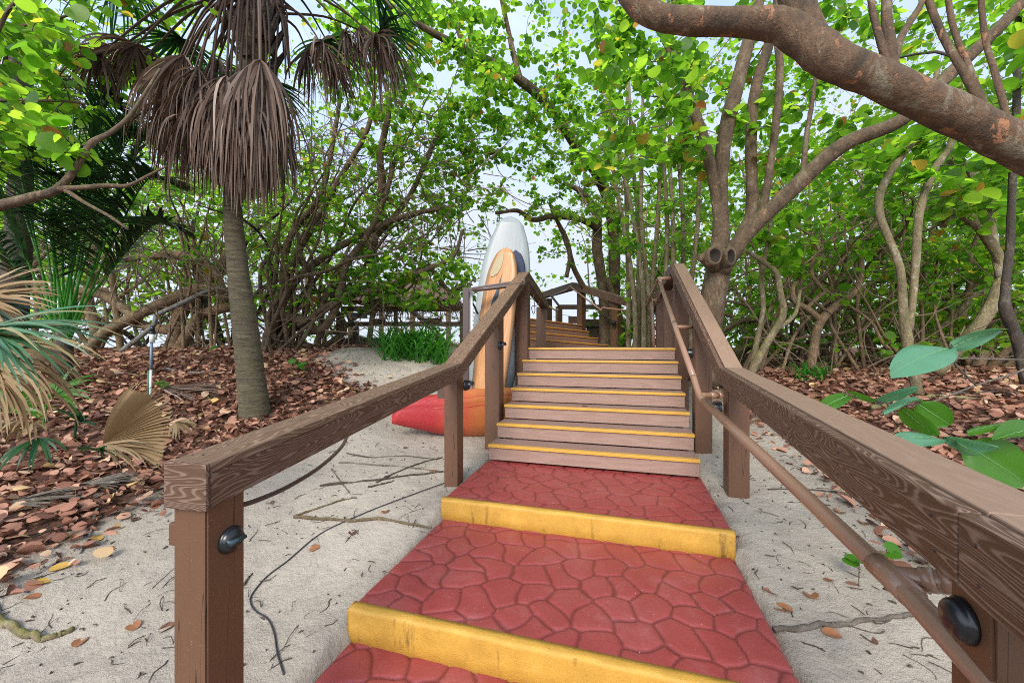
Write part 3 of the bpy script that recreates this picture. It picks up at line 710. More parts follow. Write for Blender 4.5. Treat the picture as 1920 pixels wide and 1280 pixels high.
pipe_part('handrail', [P(1240, 535, 5.18), P(1237, 522, 5.27), P(1233, 526, 5.45), P(1226, 545, 6.0)], .023, pm, rr, 4, 14)
pipe_part('handrail', [P(1227, 542, 5.95), P(1218, 560, 6.9), P(1208, 585, 8.6)], .024, pm, rr, 2, 12)
pipe_part('handrail', [P(1240, 545, 5.9), P(1222, 585, 7.5)], .016, pm, rr, 2, 10)
pipe_part('support_pipe', [P(1222, 563, 6.9), P(1224, 605, 6.9), P(1226, 655, 6.9)], .028, pm, rr, 2, 12)
pipe_part('bracket_arm', [P(1222, 563, 6.9), P(1240, 563, 7.0)], .026, pm, rr, 2, 12)

# upper railing beyond the landing
ur = thing('upper_railing', 'farther brown railing climbing the upper flight behind the landing', 'railing', (0, 0, 0))
uF, uG, uH = P(1218, 570, 9.25), P(1083, 530, 11.4), P(1020, 550, 13.8)
cap_run(ur, [uF, uG, uH], -1, .20, .20)
a45 = .75
for px, Y, top, bot in ((1156, 10.1, 559, 660), (1090, 11.35, 543, 640)):
    x, y, z = P(px, top, Y); post(ur, x, y, EYE-(bot-HY)/F*Y, z, .19, a45)
x, y, _ = P(1048, 600, 14.5); post(ur, x, y, 1.6, EYE-(577-HY)/F*14.5+.05, .2, .3)
x, y, _ = P(1029, 600, 13.6); post(ur, x, y, 1.6, EYE-(560-HY)/F*13.6, .18, .3)
hexa('lower_rail', [P(1050, 580, 14.5), P(1050, 580, 14.6), P(1050, 571, 14.6), P(1050, 571, 14.5), P(1140, 580, 14.5), P(1140, 580, 14.6), P(1140, 571, 14.6), P(1140, 571, 14.5)], M['beam'], ur, 0)
hexa('lower_rail', [P(1032, 556, 13.8), P(1032, 556, 13.9), P(1032, 549, 13.9), P(1032, 549, 13.8), P(1050, 579, 14.5), P(1050, 579, 14.6), P(1050, 572, 14.6), P(1050, 572, 14.5)], M['beam'], ur, 0)
pl = post_light(ur.children[-1] if False else [c for c in ur.children if c.name.startswith('post')][0], P(1151, 606, 9.93), (-.7, -.7, 0), .06)
pipe_part('handrail', [P(1208, 585, 8.7), P(1180, 583, 9.2), P(1140, 578, 9.6), P(1131, 577, 9.75), P(1126, 581, 9.8)], .026, pm, ur, 3, 10)
pipe_part('handrail', [P(1128, 582, 9.75), P(1075, 542, 10.9), P(1069, 536, 11.0), P(1064, 543, 11.2), P(1030, 556, 13)], .022, pm, ur, 2, 10, False)
pipe_part('handrail', [P(1030, 574, 9.2), P(1042, 582, 9.4), P(1046, 580, 9.6)], .018, pm, ur, 2, 10)

# deck bench boards far behind on the right
db = thing('deck_bench', 'low dark brown deck bench behind the upper stairs', 'bench', P(1150, 650, 12.5))
def flat(name, x0, y0, x1, y1, Y, t, m, par, bev=.004):
    return hexa(name, [P(x0, y1, Y), P(x0, y1, Y)+[0, t, 0], P(x0, y0, Y)+[0, t, 0], P(x0, y0, Y), P(x1, y1, Y), P(x1, y1, Y)+[0, t, 0], P(x1, y0, Y)+[0, t, 0], P(x1, y0, Y)], m, par, bev)
flat('backrest', 1066, 593, 1098, 606, 13.0, .06, M['riser_far'], db)
flat('seat', 1096, 598, 1176, 612, 12.6, .45, M['beam'], db)
flat('side', 1100, 612.5, 1176, 655, 12.7, .06, M['beam'], db)

# ------------------------------------------------------------------ kayak, boards, rack
def m_kayak():
    m, nt, b = mat('kayak_plastic')
    tc = nt.nodes.new('ShaderNodeTexCoord'); sp = nt.nodes.new('ShaderNodeSeparateXYZ'); lk(nt, tc.outputs['Object'], sp.inputs[0])
    n = noise(nt, coords(nt), 3, 4)
    f = math_(nt, 'ADD', math_(nt, 'MULTIPLY', sp.outputs[0], 1.0), math_(nt, 'MULTIPLY', n, .35))
    c = ramp(nt, math_(nt, 'MULTIPLY', f, .5), [(.30, (0.344, 0.0213, 0.0246)), (.48, (0.41, 0.0574, 0.0287)), (.60, (0.459, 0.139, 0.041)), (.85, (0.476, 0.172, 0.0492))])
    sc_ = noise(nt, coords(nt, (1, 8, 8)), 12, 5, .7)
    k = N(nt, 'ShaderNodeMapRange'); lk(nt, sc_, k.inputs[0]); k.inputs[1].default_value = .55; k.inputs[2].default_value = .8
    c = mixc(nt, math_(nt, 'MULTIPLY', k.outputs[0], .35), c, (.62, .36, .27))
    lk(nt, c, b.inputs['Base Color']); b.inputs['Roughness'].default_value = .42
    bump(nt, b, noise(nt, coords(nt), 16, 4), .12, .004); return m
M['kayak'] = m_kayak(); M['redline'] = m_plain('red_line', (.40, .05, .04), .5)
k0 = P(735, 787, 4.62); k1 = np.array([1.05, 6.0, 0]); kd = (k1-k0)*[1, 1, 0]; KL = np.linalg.norm(kd); kd /= KL
ky = thing('kayak', 'red and orange plastic kayak lying on its side on the sand under the stairs', 'kayak', (k0[0], k0[1], 0), math.atan2(kd[1], kd[0]))
mb = MB(); secs = 44; V = []; pr = 40
for i in range(secs):
    t = i/(secs-1); x = t*KL*1.02
    tap = min(1, (t/.42+.12)**.5) if t < .42 else (1 if t < .8 else max(.04, 1-((t-.8)/.2)**2))
    zb = float(np.interp(t, [0, .05, .12, .22, .32, .42, 1], [.64, .59, .525, .43, .37, .34, .34])); zt = zb+.66*tap*(1-.04*t); 
    if t < .42: zt = min(zt, .74+.28*min(1, t/.09)**.55)
    dep = .36*min(1, t/.25+.03)**.7
    for j in range(pr):
        a = 2*math.pi*j/pr; ca, sa = math.cos(a), math.sin(a); e = .62
        yy = -abs(ca)**e*math.copysign(1, ca)*dep/2; zz = abs(sa)**.75*math.copysign(1, sa)
        zf = .5+.5*zz
        if ca > 0:   # groove lines on the near face and a chine near the bottom
            for g in (.69, .87):
                if abs(zf-g) < .028: yy += .013*tap
            if zf < .26: yy += (.26-zf)*.20*tap
        V.append((x, yy, zb+(zt-zb)*zf))
fs = [(i*pr+j, i*pr+(j+1) % pr, (i+1)*pr+(j+1) % pr, (i+1)*pr+j) for i in range(secs-1) for j in range(pr)]
fs += [tuple(range(pr))[::-1], tuple((secs-1)*pr+j for j in range(pr))]
mb.add(V, fs); mb.build('hull', M['kayak'], ky, True, local=True)
for g in (.69, .87):
    sm = MB(); row = []
    for i in range(7, 34):
        ring = [np.array(V[i*pr+j]) for j in range(pr)]; lo = min(p[2] for p in ring); hi = max(p[2] for p in ring)
        c_ = min((p for p in ring if p[1] < 0), key=lambda p: abs((p[2]-lo)/(hi-lo)-g)); c_ = c_.copy(); c_[2] = lo+(hi-lo)*g; row.append(c_-[0, .002, 0])
    tube(sm, row, .0075, 6); sm.build('groove_line', M['redline'], ky, True, local=True)
hb = MB()
tube(hb, smoothpath([(.62, -.19, .85), (.66, -.215, .86), (.74, -.215, .86), (.78, -.19, .85)], 4), .008, 8); hb.build('grab_handle', M['black'], ky, True, local=True)

def board(name, label, cat, base, top, normal, L, outline, th, m, medge, group=None):
    """lofted board: outline = [(t, left, right)] half widths in m along the length"""
    base = np.asarray(base, float); x = Vector(np.asarray(top, float)-base).normalized(); n = Vector(normal); n = (n-n.dot(x)*x).normalized(); y = n.cross(x)
    W = Matrix(((x.x, y.x, n.x, base[0]), (x.y, y.y, n.y, base[1]), (x.z, y.z, n.z, base[2]), (0, 0, 0, 1)))
    root = bpy.data.objects.new(name, None); link(root); root.matrix_world = W; tag(root, label, cat, group)
    root.location = W.to_translation(); root.rotation_euler = W.to_euler()
    ol = np.array(outline); ts = np.linspace(0, 1, 60)**1.0; ts = np.concatenate([ts[:-4], np.linspace(ts[-4], 1, 14)])
    wl = np.interp(ts, ol[:, 0], ol[:, 1]); wr = np.interp(ts, ol[:, 0], ol[:, 2])
    k = np.ones(3)/3
    for _ in range(2):
        wl[1:-1] = np.convolve(wl, k, 'same')[1:-1]; wr[1:-1] = np.convolve(wr, k, 'same')[1:-1]
    prof = [(0, .5), (.7, .5), (.9, .44), (.98, .25), (1, 0), (.98, -.25), (.9, -.44), (.7, -.5), (0, -.5)]
    full = prof+[(-a, b) for a, b in prof[-2:0:-1]]; m_ = len(full); V = []
    for t, a, b in zip(ts, wl, wr):
        c = (b-a)/2; h = max(.004, (a+b)/2); tk = th*min(1, (1-t)/.05+.15)
        for p, q in full: V.append((t*L, -(c+p*h), q*tk+.10*max(0, t-.72)**2*L))
    fs = [(i*m_+j, i*m_+(j+1) % m_, (i+1)*m_+(j+1) % m_, (i+1)*m_+j) for i in range(len(ts)-1) for j in range(m_)]
    fs += [tuple(range(m_))[::-1], tuple((len(ts)-1)*m_+j for j in range(m_))]
    mb = MB(); mb.add(V, fs); o = mb.build('deck', m, root, True, local=True, mats=[medge])
    for p in o.data.polygons:
        c = sum((Vector(V[i]) for i in p.vertices), Vector())/len(p.vertices); j = p.index % m_
        if medge is not m and (1 < j < 7 or 9 <= j <= 14) and len(p.vertices) == 4: p.material_index = 1
    return root
def m_boardwhite():
    m, nt, b = mat('white_board'); n = noise(nt, coords(nt, (.6, 6, 1)), 5, 5); g = noise(nt, coords(nt), 2, 4)
    c = ramp(nt, n, [(.3, (0.239, 0.27, 0.281)), (.6, (0.281, 0.312, 0.318))]); c = mixc(nt, math_(nt, 'MULTIPLY', g, .35), c, (0.234, 0.239, 0.208))
    lk(nt, c, b.inputs['Base Color']); b.inputs['Roughness'].default_value = .4; return m
def m_boardwood():
    m, nt, b = mat('orange_wood_board'); n = noise(nt, coords(nt, (.5, 9, 1)), 6, 6, .65); g = noise(nt, coords(nt), 2.2, 4)
    c = ramp(nt, n, [(.28, (.36, .155, .055)), (.5, (.50, .25, .095)), (.72, (.58, .33, .15))])
    s = noise(nt, coords(nt, (.7, 14, 1)), 9, 4); k = N(nt, 'ShaderNodeMapRange'); lk(nt, s, k.inputs[0]); k.inputs[1].default_value = .62; k.inputs[2].default_value = .7
    sp = nt.nodes.new('ShaderNodeSeparateXYZ'); lk(nt, coords(nt), sp.inputs[0])
    hi = N(nt, 'ShaderNodeMapRange'); lk(nt, sp.outputs[0], hi.inputs[0]); hi.inputs[1].default_value = 1.35; hi.inputs[2].default_value = 1.9
    c = mixc(nt, math_(nt, 'MULTIPLY', k.outputs[0], hi.outputs[0]), c, (.62, .46, .36))
    c = mixc(nt, math_(nt, 'MULTIPLY', g, .3), c, (.32, .13, .05))
    lk(nt, c, b.inputs['Base Color']); b.inputs['Roughness'].default_value = .4; return m
M['bwhite'] = m_boardwhite(); M['bwood'] = m_boardwood(); M['bedge'] = m_paintwood('dark_wood_edge', (.30, .16, .075), 'x', False)
M['cream'] = m_plain('cream_patch', (.36, .29, .165), .6); M['navy'] = m_plain('navy_mesh', (.02, .03, .07), .7); M['glassdark'] = m_plain('dark_slit', (.03, .05, .06), .25)
wb = board('paddle_board', 'tall pale blue white paddle board leaning upright behind the orange wooden board', 'board', P(917, 745, 5.85), P(958, 407, 6.15), (-.06, -1, .05), 2.86,
      [(0, .30, .30), (.12, .345, .36), (.35, .375, .40), (.55, .385, .42), (.72, .36, .40), (.83, .305, .345), (.90, .245, .28), (.95, .19, .215), (.98, .13, .145), (.993, .08, .09), (1, .01, .01)], .13, M['bwhite'], M['bwhite'])
ob_ = board('wooden_board', 'orange wooden board with cream patch and split nose, leaning before the white board', 'board', P(912, 740, 5.55), P(951, 463, 5.74), (-.42, -1, .05), 2.18,
      [(0, .245, .27), (.2, .265, .285), (.5, .285, .275), (.7, .28, .255), (.82, .255, .225), (.90, .205, .185), (.955, .14, .135), (.985, .08, .085), (1, .004, .004)], .10, M['bwood'], M['bedge'])
def decal(name, parent, pts, z, m, t=.006):
    n = len(pts); v = [(a, -b, z) for a, b in pts]+[(a, -b, z+t) for a, b in pts]
    mb = MB(); mb.add(v, [tuple(range(n, 2*n)), tuple(range(n))[::-1]]+[(i, (i+1) % n, n+(i+1) % n, n+i) for i in range(n)]); return mb.build(name, m, parent, local=True)
decal('patch', ob_, [(1.72, -.17), (1.78, -.185), (1.90, -.155), (2.02, -.105), (2.10, -.05), (2.09, -.01), (1.98, -.005), (1.86, -.02), (1.78, -.06), (1.73, -.12)], .052, M['cream'], .012)
decal('split', ob_, [(1.28, -.11), (1.30, -.02), (1.52, .0), (1.72, .0), (1.80, .005), (1.70, -.012), (1.54, -.045), (1.40, -.09)], .0505, M['glassdark'], .003)
nb = board('board_bag', 'navy blue padded nose cover showing behind the orange board', 'cover', P(962, 600, 5.86), P(967, 468, 5.93), (-.1, -1, .03), 1.08,
      [(0, .16, .17), (.5, .16, .17), (.8, .13, .15), (.93, .08, .10), (1, .005, .005)], .05, M['navy'], M['navy'])
rk = thing('board_rack', 'brown tube rack with two arms holding the leaning boards', 'rack', P(875, 690, 5.5))
pr_ = P(874, 540, 5.5); post(rk, pr_[0], pr_[1], .5, pr_[2], .085, -.2, M['pipedark'], 'upright')
rk.children[-1].matrix_local = rk.matrix_basis.inverted() @ Matrix.Translation((pr_[0], pr_[1], (.5+pr_[2])/2))
hexa('arm', [P(879, 548, 5.40), P(879, 548, 5.46), P(879, 539, 5.46), P(879, 539, 5.40), P(985, 531, 5.40), P(985, 531, 5.46), P(985, 523, 5.46), P(985, 523, 5.40)], M['pipedark'], rk, .006)
pipe_part('arm', [P(886, 544, 5.28), P(940, 538, 5.28), P(985, 532, 5.28)], .026, M['barkgrey'] if False else M['pipedark'], rk, 2, 12)
pipe_part('arm', [P(878, 555, 5.5), P(890, 575, 5.8), P(900, 600, 6.1)], .016, M['pipedark'], rk, 2, 8)
hexa('light_side', [P(880, 548, 5.52), P(886, 548, 5.52), P(886, 640, 5.52), P(880, 640, 5.52), P(880, 548, 5.54), P(886, 548, 5.54), P(886, 640, 5.54), P(880, 640, 5.54)], M['white_plastic'], rk, 0)  # white strip added to give the rack upright its light side by colour

# ------------------------------------------------------------------ deck fence and thatched hut far left
df = thing('deck_fence', 'low brown deck fence of flat boards behind the grass clump', 'fence', P(640, 655, 9.4))
flat('top_rail', 640, 574, 868, 583, 9.4, .16, M['post'], df); flat('board', 642, 603, 868, 611.5, 9.42, .05, M['post'], df); flat('board', 641, 633, 720, 655, 9.42, .05, M['beam'], df)
flat('board', 700, 597, 722, 604, 9.6, .05, M['riser_far'], df); flat('board', 790, 596, 828, 604, 9.6, .05, M['riser_far'], df)
for a, b in ((630, 641), (738, 744), (862, 870)): flat('post', a, 583.5 if a > 640 else 586, b, 668, 9.39, .13, M['post'], df)
flat('panel', 658, 587, 688, 597, 9.8, .04, M['bluegrey'], df); flat('post', 661, 612, 671, 640, 9.7, .1, M['beam'], df)
hut = thing('thatched_hut', 'thatched tiki hut with ragged brown palm fringe, half hidden by branches', 'hut', P(750, 650, 14))
HB, HA = EYE+(648-562)/F*14, EYE+(648-478)/F*14
hx0, hx1, hc = P(640, 0, 14)[0], P(858, 0, 14)[0], None
mb = MB(); r2 = np.random.default_rng(9)
cx, cy = (hx0+hx1)/2, 16.2; hw = (hx1-hx0)/2
mb.add([(hx0, cy-2.1, HB), (hx1, cy-2.1, HB), (hx1, cy+2.1, HB), (hx0, cy+2.1, HB), (cx, cy, HA)], [(0, 1, 4), (1, 2, 4), (2, 3, 4), (3, 0, 4), (3, 2, 1, 0)])
mb.build('roof', M['thatch'], hut)
mb = MB()
for i in range(1700):
    s = r2.integers(0, 4); t = r2.uniform(0, 1); h = r2.uniform(0, .95)**1.3
    e = [((hx0, cy-2.1), (hx1, cy-2.1)), ((hx1, cy-2.1), (hx1, cy+2.1)), ((hx1, cy+2.1), (hx0, cy+2.1)), ((hx0, cy+2.1), (hx0, cy-2.1))][s]
    bx = e[0][0]+(e[1][0]-e[0][0])*t; by = e[0][1]+(e[1][1]-e[0][1])*t
    p = np.array([bx+(cx-bx)*h, by+(cy-by)*h, HB+(HA-HB)*h+.03]); out = np.array([bx-cx, by-cy, 0]); out /= np.linalg.norm(out)
    q = p+out*r2.uniform(.15, .35)+np.array([r2.normal(0, .08), r2.normal(0, .08), -r2.uniform(.3, .65)]); w = np.cross(out, [0, 0, 1])*.02
    mb.add([p-w, p+w, q+w*.3, q-w*.3], [(0, 1, 2, 3)])
mb.build('thatch_fringe', M['thatch'], hut)
for px in (713, 772, 655, 840):
    x = P(px, 0, 14.4)[0]; mb = MB(); tube(mb, [(x, 14.5, .9), (x, 14.5, HB+.1)], .09, 10); mb.build('post', M['barktan'], hut, True)

# ------------------------------------------------------------------ sea grape trees
LT = [leaf_template(4, .16, .15), leaf_template(4, .38, -.2), leaf_template(4, .05, .4), leaf_template(4, .55, .3, .9), leaf_template(4, .2, .6, .85)]
def px_path(pts, per=5):
    """measured outline points -> world path with radius; a wide lens shows thickness stretched away from its axis, so the true radius is smaller there"""
    q = np.array([[a, b] for a, b, _, _ in pts], float); t = np.gradient(q, axis=0) if len(q) > 1 else np.array([[0, 1.]]); t /= np.linalg.norm(t, axis=1)[:, None]+1e-9
    n = np.stack([-t[:, 1], t[:, 0]], 1); p = (q-[CX, HY])/F; k = np.sqrt(1+((n*p).sum(1))**2)
    w = np.array([list(P(a, b, Y))+[r*Y/F/kk] for (a, b, Y, r), kk in zip(pts, k)]); return smoothpath(w, per)
def tree(name, label, stems, crowns, bark='barkbrown', leaf='leafbright', lsize=.15, group=None, cat='tree', sides=10, jit=.07, seed=1, nleaf=9, twig='twig', raw=None, droop=.25, tw=1.0):
    r = np.random.default_rng(seed); paths = [px_path(s) for s in stems]
    if raw: paths = [smoothpath(np.array(s), 5) for s in raw]+paths
    base = paths[0][0].copy(); base_g = base[:3].copy()
    root = thing(name, label, cat, base_g, 0, group)
    mb = MB()
    for i, p in enumerate(paths):
        q = p.copy(); n = len(q)
        wob = np.cumsum(r.normal(0, 1, (n, 3)), 0); wob -= np.linspace(0, 1, n)[:, None]*wob[-1]
        q[:, :3] += wob*q[:, 3:4]*(.003 if q[:, 3].max() > .06 else .03)
        tube(mb, q[:, :3], np.maximum(q[:, 3]*(1+r.normal(0, .012, n)), .003), sides if q[:, 3].max() > .03 else 6, True, jit, seed*31+i)
    nstem = len(mb.f)
    nodes = [p[len(p)//3 if len(p) > 6 else 0:, :3] for p in paths]; nodes = np.concatenate(nodes)
    rad = np.concatenate([p[len(p)//3 if len(p) > 6 else 0:, 3] for p in paths])
    pts = []
    for c in crowns:
        x0, y0, x1, y1, Ya, Yb, n = c
        px = r.uniform(x0, x1, n); py = r.uniform(y0, y1, n); Y = r.uniform(Ya, Yb, n)
        pts.append(np.stack([(px-CX)/F*Y, Y, EYE-(py-HY)/F*Y], 1))
    tb = mb
    if pts:
        pts = np.concatenate(pts); K = len(pts)
        gzv = ground_z(pts[:, 0], pts[:, 1]); pts = pts[pts[:, 2] > gzv+.25]; K = len(pts)
        d = np.min(((pts[:, None]-nodes[None, ::3])**2).sum(-1), 1); pts = pts[np.argsort(d)]
        cap_n = len(nodes)+K*4+10; ND = np.zeros((cap_n, 3)); RD = np.zeros(cap_n); nn_ = len(nodes); ND[:nn_] = nodes; RD[:nn_] = rad
        LP = []; LX = []; LN = []
        for p in pts:
            dd = ((ND[:nn_]-p)**2).sum(1); dd = dd*(1+.6*(ND[:nn_, 2] > p[2]+.1)); i = int(dd.argmin()); a = ND[i]; L = math.sqrt(((a-p)**2).sum())
            if L < .03: continue
            dirv = p-a; t = np.array([0, .25, .5, .75, 1.])[:, None]
            per = np.cross(dirv, r.normal(0, 1, 3)); per = per/(np.linalg.norm(per)+1e-9)*L*r.uniform(.05, .2)
            path = a+dirv*t+per*np.sin(t*math.pi)+np.array([0, 0, 1])*L*.10*np.sin(t*math.pi)+r.normal(0, .02*min(L, 1), (5, 3))*np.array([0, 1, 1, 1, 0])[:, None]
            r0 = min(RD[i]*.75, .006+.012*L)*tw; r0 = max(r0, .0035); r1 = max(.003, r0*.45)
            rr_ = np.linspace(r0, r1, 5)
            tube(tb, path, rr_, 4 if r0 < .012 else 6, False)
            ND[nn_:nn_+3] = path[[2, 3, 4]]; RD[nn_:nn_+3] = rr_[[2, 3, 4]]; nn_ += 3
            m_ = r.poisson(nleaf)
            if m_:
                s = r.uniform(.35, 1.05, m_)[:, None]; q = a+dirv*np.minimum(s, 1)+per*np.sin(np.minimum(s, 1)*math.pi)
                o = r.normal(0, 1, (m_, 3))*np.array([1, 1, .6]); o /= np.linalg.norm(o, axis=1)[:, None]
                q = q+o*r.uniform(.01, .10, m_)[:, None]
                LP.append(q); xd = o+dirv/(L+.01)*.4+np.array([0, 0, -droop]); LX.append(xd); LN.append(r.normal(0, .55, (m_, 3))+np.array([0, 0, 1.]))
        if LP:
            LP = np.concatenate(LP); LX = np.concatenate(LX); LN = np.concatenate(LN)
            sz = lsize*np.clip(r.normal(1, .34, len(LP)), .35, 1.8)
            scatter_leaves('crown', LP, LX, LN, sz, M[leaf], root, LT)
    mb.build('trunk', M[bark], root, True, mats=[M[twig]], mi=[0]*nstem+[1]*(len(mb.f)-nstem))
    return root
NLEAF = [0]
# 1 the thick peeling limb across the top right corner
tree('sea_grape_tree', 'old sea grape tree whose thick peeling limb sweeps across the top right corner', [
    [(1990, 322, 2.2, 46.4), (1917, 281, 2.2, 46.4), (1850, 245, 2.2, 45.4), (1750, 197, 2.2, 45.4), (1647, 149, 2.2, 44.3), (1563, 113, 2.22, 46.4), (1510, 75, 2.28, 45.4), (1465, 48, 2.32, 38.9), (1400, 42, 2.36, 31.3), (1300, 41, 2.4, 30.2), (1225, 28, 2.45, 29.2), (1180, -15, 2.5, 27.0), (1140, -110, 2.55, 22.7), (1120, -240, 2.6, 16.2)],
    [(1535, 95, 2.27, 36), (1505, 35, 2.3, 36), (1480, -40, 2.33, 33), (1440, -200, 2.4, 24)],
    [(1672, 150, 2.2, 11), (1652, 80, 2.22, 10), (1638, 30, 2.25, 8), (1622, -60, 2.3, 7)],
    [(1675, 150, 2.2, 17), (1666, 70, 2.22, 13), (1662, 20, 2.25, 11), (1664, -90, 2.3, 9)],
    [(1672, 140, 2.25, 9), (1690, 70, 2.4, 8), (1730, 0, 2.5, 6), (1750, -90, 2.6, 5)],
    [(1858, 232, 2.25, 15), (1812, 142, 2.3, 12), (1775, 80, 2.4, 11), (1745, 10, 2.5, 10), (1720, -90, 2.6, 9)],
    [(1852, 215, 2.3, 10), (1815, 120, 2.4, 9), (1785, 40, 2.5, 8), (1768, -80, 2.6, 7)],
    [(1896, 250, 2.3, 10), (1866, 140, 2.4, 9), (1845, 60, 2.5, 8), (1835, -80, 2.6, 7)]],
    [(1150, -400, 1900, -90, 2.2, 3.4, 45)], 'barkred', sides=48, jit=.06, seed=3, lsize=.11,
    raw=[[(5.3, 2.6, .5, .30), (4.9, 2.5, 1.3, .25), (4.2, 2.35, 2.1, .2), (3.75, 2.25, 2.36, .15), (3.3, 2.2, 2.47, .12), (3.1, 2.2, 2.545, .10)]])
# 2 forked tree beside the right railing
forked = tree('sea_grape_tree', 'forked brown sea grape tree right behind the right railing, with cut limb scars', [
    [(1328, 720, 4.8, 28.4), (1326, 640, 4.75, 26.7), (1336, 565, 4.7, 24.9), (1350, 490, 4.7, 23.2), (1350, 440, 4.7, 15.5), (1345, 380, 4.7, 11.2), (1325, 280, 4.7, 11.2), (1295, 190, 4.7, 10.3), (1260, 100, 4.75, 9.5), (1238, 40, 4.8, 8.6), (1222, -80, 4.9, 6.9)],
    [(1350, 500, 4.7, 18.9), (1354, 430, 4.7, 13.8), (1352, 330, 4.7, 12.9), (1362, 240, 4.7, 14.6), (1395, 110, 4.75, 12.9), (1422, 0, 4.8, 11.2), (1432, -100, 4.9, 8.6)],
    [(1360, 490, 4.7, 12.9), (1388, 440, 4.75, 10.3), (1410, 390, 4.8, 12.0), (1408, 270, 4.8, 11.2), (1416, 170, 4.85, 10.3), (1445, 70, 4.9, 9.5), (1470, -60, 5, 7.7)],
    [(1425, 420, 4.6, 7.7), (1442, 320, 4.6, 7.7), (1455, 220, 4.6, 7.7), (1461, 130, 4.6, 7.7), (1457, 60, 4.6, 6.9), (1462, -60, 4.7, 6.0)],
    [(1348, 510, 4.65, 18.9), (1398, 440, 4.5, 14.6), (1480, 360, 4.3, 14.6), (1580, 272, 4.1, 13.8), (1690, 225, 3.9, 12.0), (1790, 130, 3.8, 12.0), (1885, 40, 3.7, 10.3), (1960, -50, 3.6, 8.6)],
    [(1340, 500, 4.6, 13.8), (1322, 486, 4.5, 10.3), (1312, 482, 4.45, 7.7)], [(1348, 495, 4.6, 12.9), (1343, 481, 4.56, 12.0), (1341, 480, 4.50, 11)], [(1362, 500, 4.6, 12.0), (1369, 484, 4.56, 9.5), (1371, 482, 4.50, 7)],
    [(1505, 340, 4.25, 6.0), (1512, 260, 4.2, 5.2), (1525, 180, 4.2, 4.3), (1535, 90, 4.2, 3.4)]],
    [(1090, 80, 1310, 330, 4.0, 5.6, 70), (1120, -20, 1300, 120, 4.4, 6.5, 45), (1280, -60, 1560, 330, 4.6, 6.8, 95), (1500, -60, 1940, 240, 4.4, 7, 85), (1450, 200, 1700, 420, 4.8, 6, 30)], 'barkbrown', sides=16, jit=.06, seed=5, lsize=.098, nleaf=13)
for px, py, rx, ry in ((1341, 479, 12, 16), (1371, 481, 8, 16)):   # dark rotted scars where limbs were cut
    c = P(px, py, 4.36); k_ = 4.36/F; mb = MB(); ring = []; n_ = 18
    for rr_, dy in ((1.25, .09), (1.22, .012), (1.05, -.012), (.85, .0), (.55, .035), (.05, .05)):
        ring += [c+np.array([math.cos(t)*rx*k_*rr_*(1+.08*math.sin(3*t)), dy, math.sin(t)*ry*k_*rr_*(1+.06*math.cos(2*t))]) for t in np.linspace(0, 6.2832, n_+1)[:-1]]
    fs = [(q*n_+i, q*n_+(i+1) % n_, (q+1)*n_+(i+1) % n_, (q+1)*n_+i) for q in range(5) for i in range(n_)]
    mb.add(ring, fs+[tuple(5*n_+i for i in range(n_))]); mb.build('limb_scar', M['barkbrown'], forked, True, mats=[M['rot']], mi=[0]*(3*n_)+[1]*(2*n_+1))
# 3 long limb across the centre
tree('sea_grape_tree', 'twin trunked sea grape tree beyond the landing with a long diagonal limb', [
    [(1152, 690, 11.5, 13), (1150, 600, 11.5, 13), (1152, 500, 11.4, 11), (1146, 400, 11, 11), (1120, 330, 10.2, 10), (1080, 275, 9.4, 10), (1030, 200, 8.6, 10), (960, 140, 7.8, 10), (880, 98, 7.2, 9), (800, 55, 6.7, 7), (730, 10, 6.4, 5), (680, -40, 6.2, 4)],
    [(1135, 680, 11.5, 11), (1132, 560, 11.5, 10), (1120, 470, 11.3, 10), (1118, 400, 11.2, 8), (1090, 360, 11, 6), (1060, 345, 11, 4)],
    [(1122, 430, 11.2, 7), (1090, 412, 10.6, 6), (1040, 405, 10, 6), (1000, 412, 9.6, 5), (970, 395, 9.4, 4), (930, 400, 9, 3)],
    [(1095, 540, 11, 6), (1075, 500, 10.8, 5), (1062, 450, 10.6, 5), (1045, 415, 10.4, 4), (1030, 380, 10.2, 3)],
    [(1000, 560, 10.5, 4), (1062, 520, 10.5, 4), (1068, 480, 10.5, 4), (1055, 440, 10.5, 3)][1:],
    [(975, 150, 7.9, 6), (960, 90, 7.8, 5), (945, 20, 7.7, 4), (925, -60, 7.6, 3)], [(870, 95, 7.2, 5), (855, 40, 7.1, 4), (845, -30, 7, 3)],
    [(1145, 700, 11, 8), (1165, 620, 11, 7), (1150, 560, 11, 6), (1140, 520, 11, 5)]],
    [(740, -60, 960, 180, 6, 8.5, 120), (600, -60, 820, 220, 6.2, 8.5, 120), (840, 130, 1060, 330, 7.5, 10, 150), (990, -40, 1180, 260, 6.2, 8.5, 75), (900, 60, 1010, 200, 7, 8.5, 25), (980, 290, 1140, 420, 9, 12, 60), (1010, 400, 1100, 500, 9.5, 12, 12), (1040, 130, 1180, 420, 8, 11.5, 95), (700, 200, 930, 400, 8, 10.5, 110)], 'barkbrown', sides=10, jit=.07, seed=8, lsize=.088, nleaf=15)
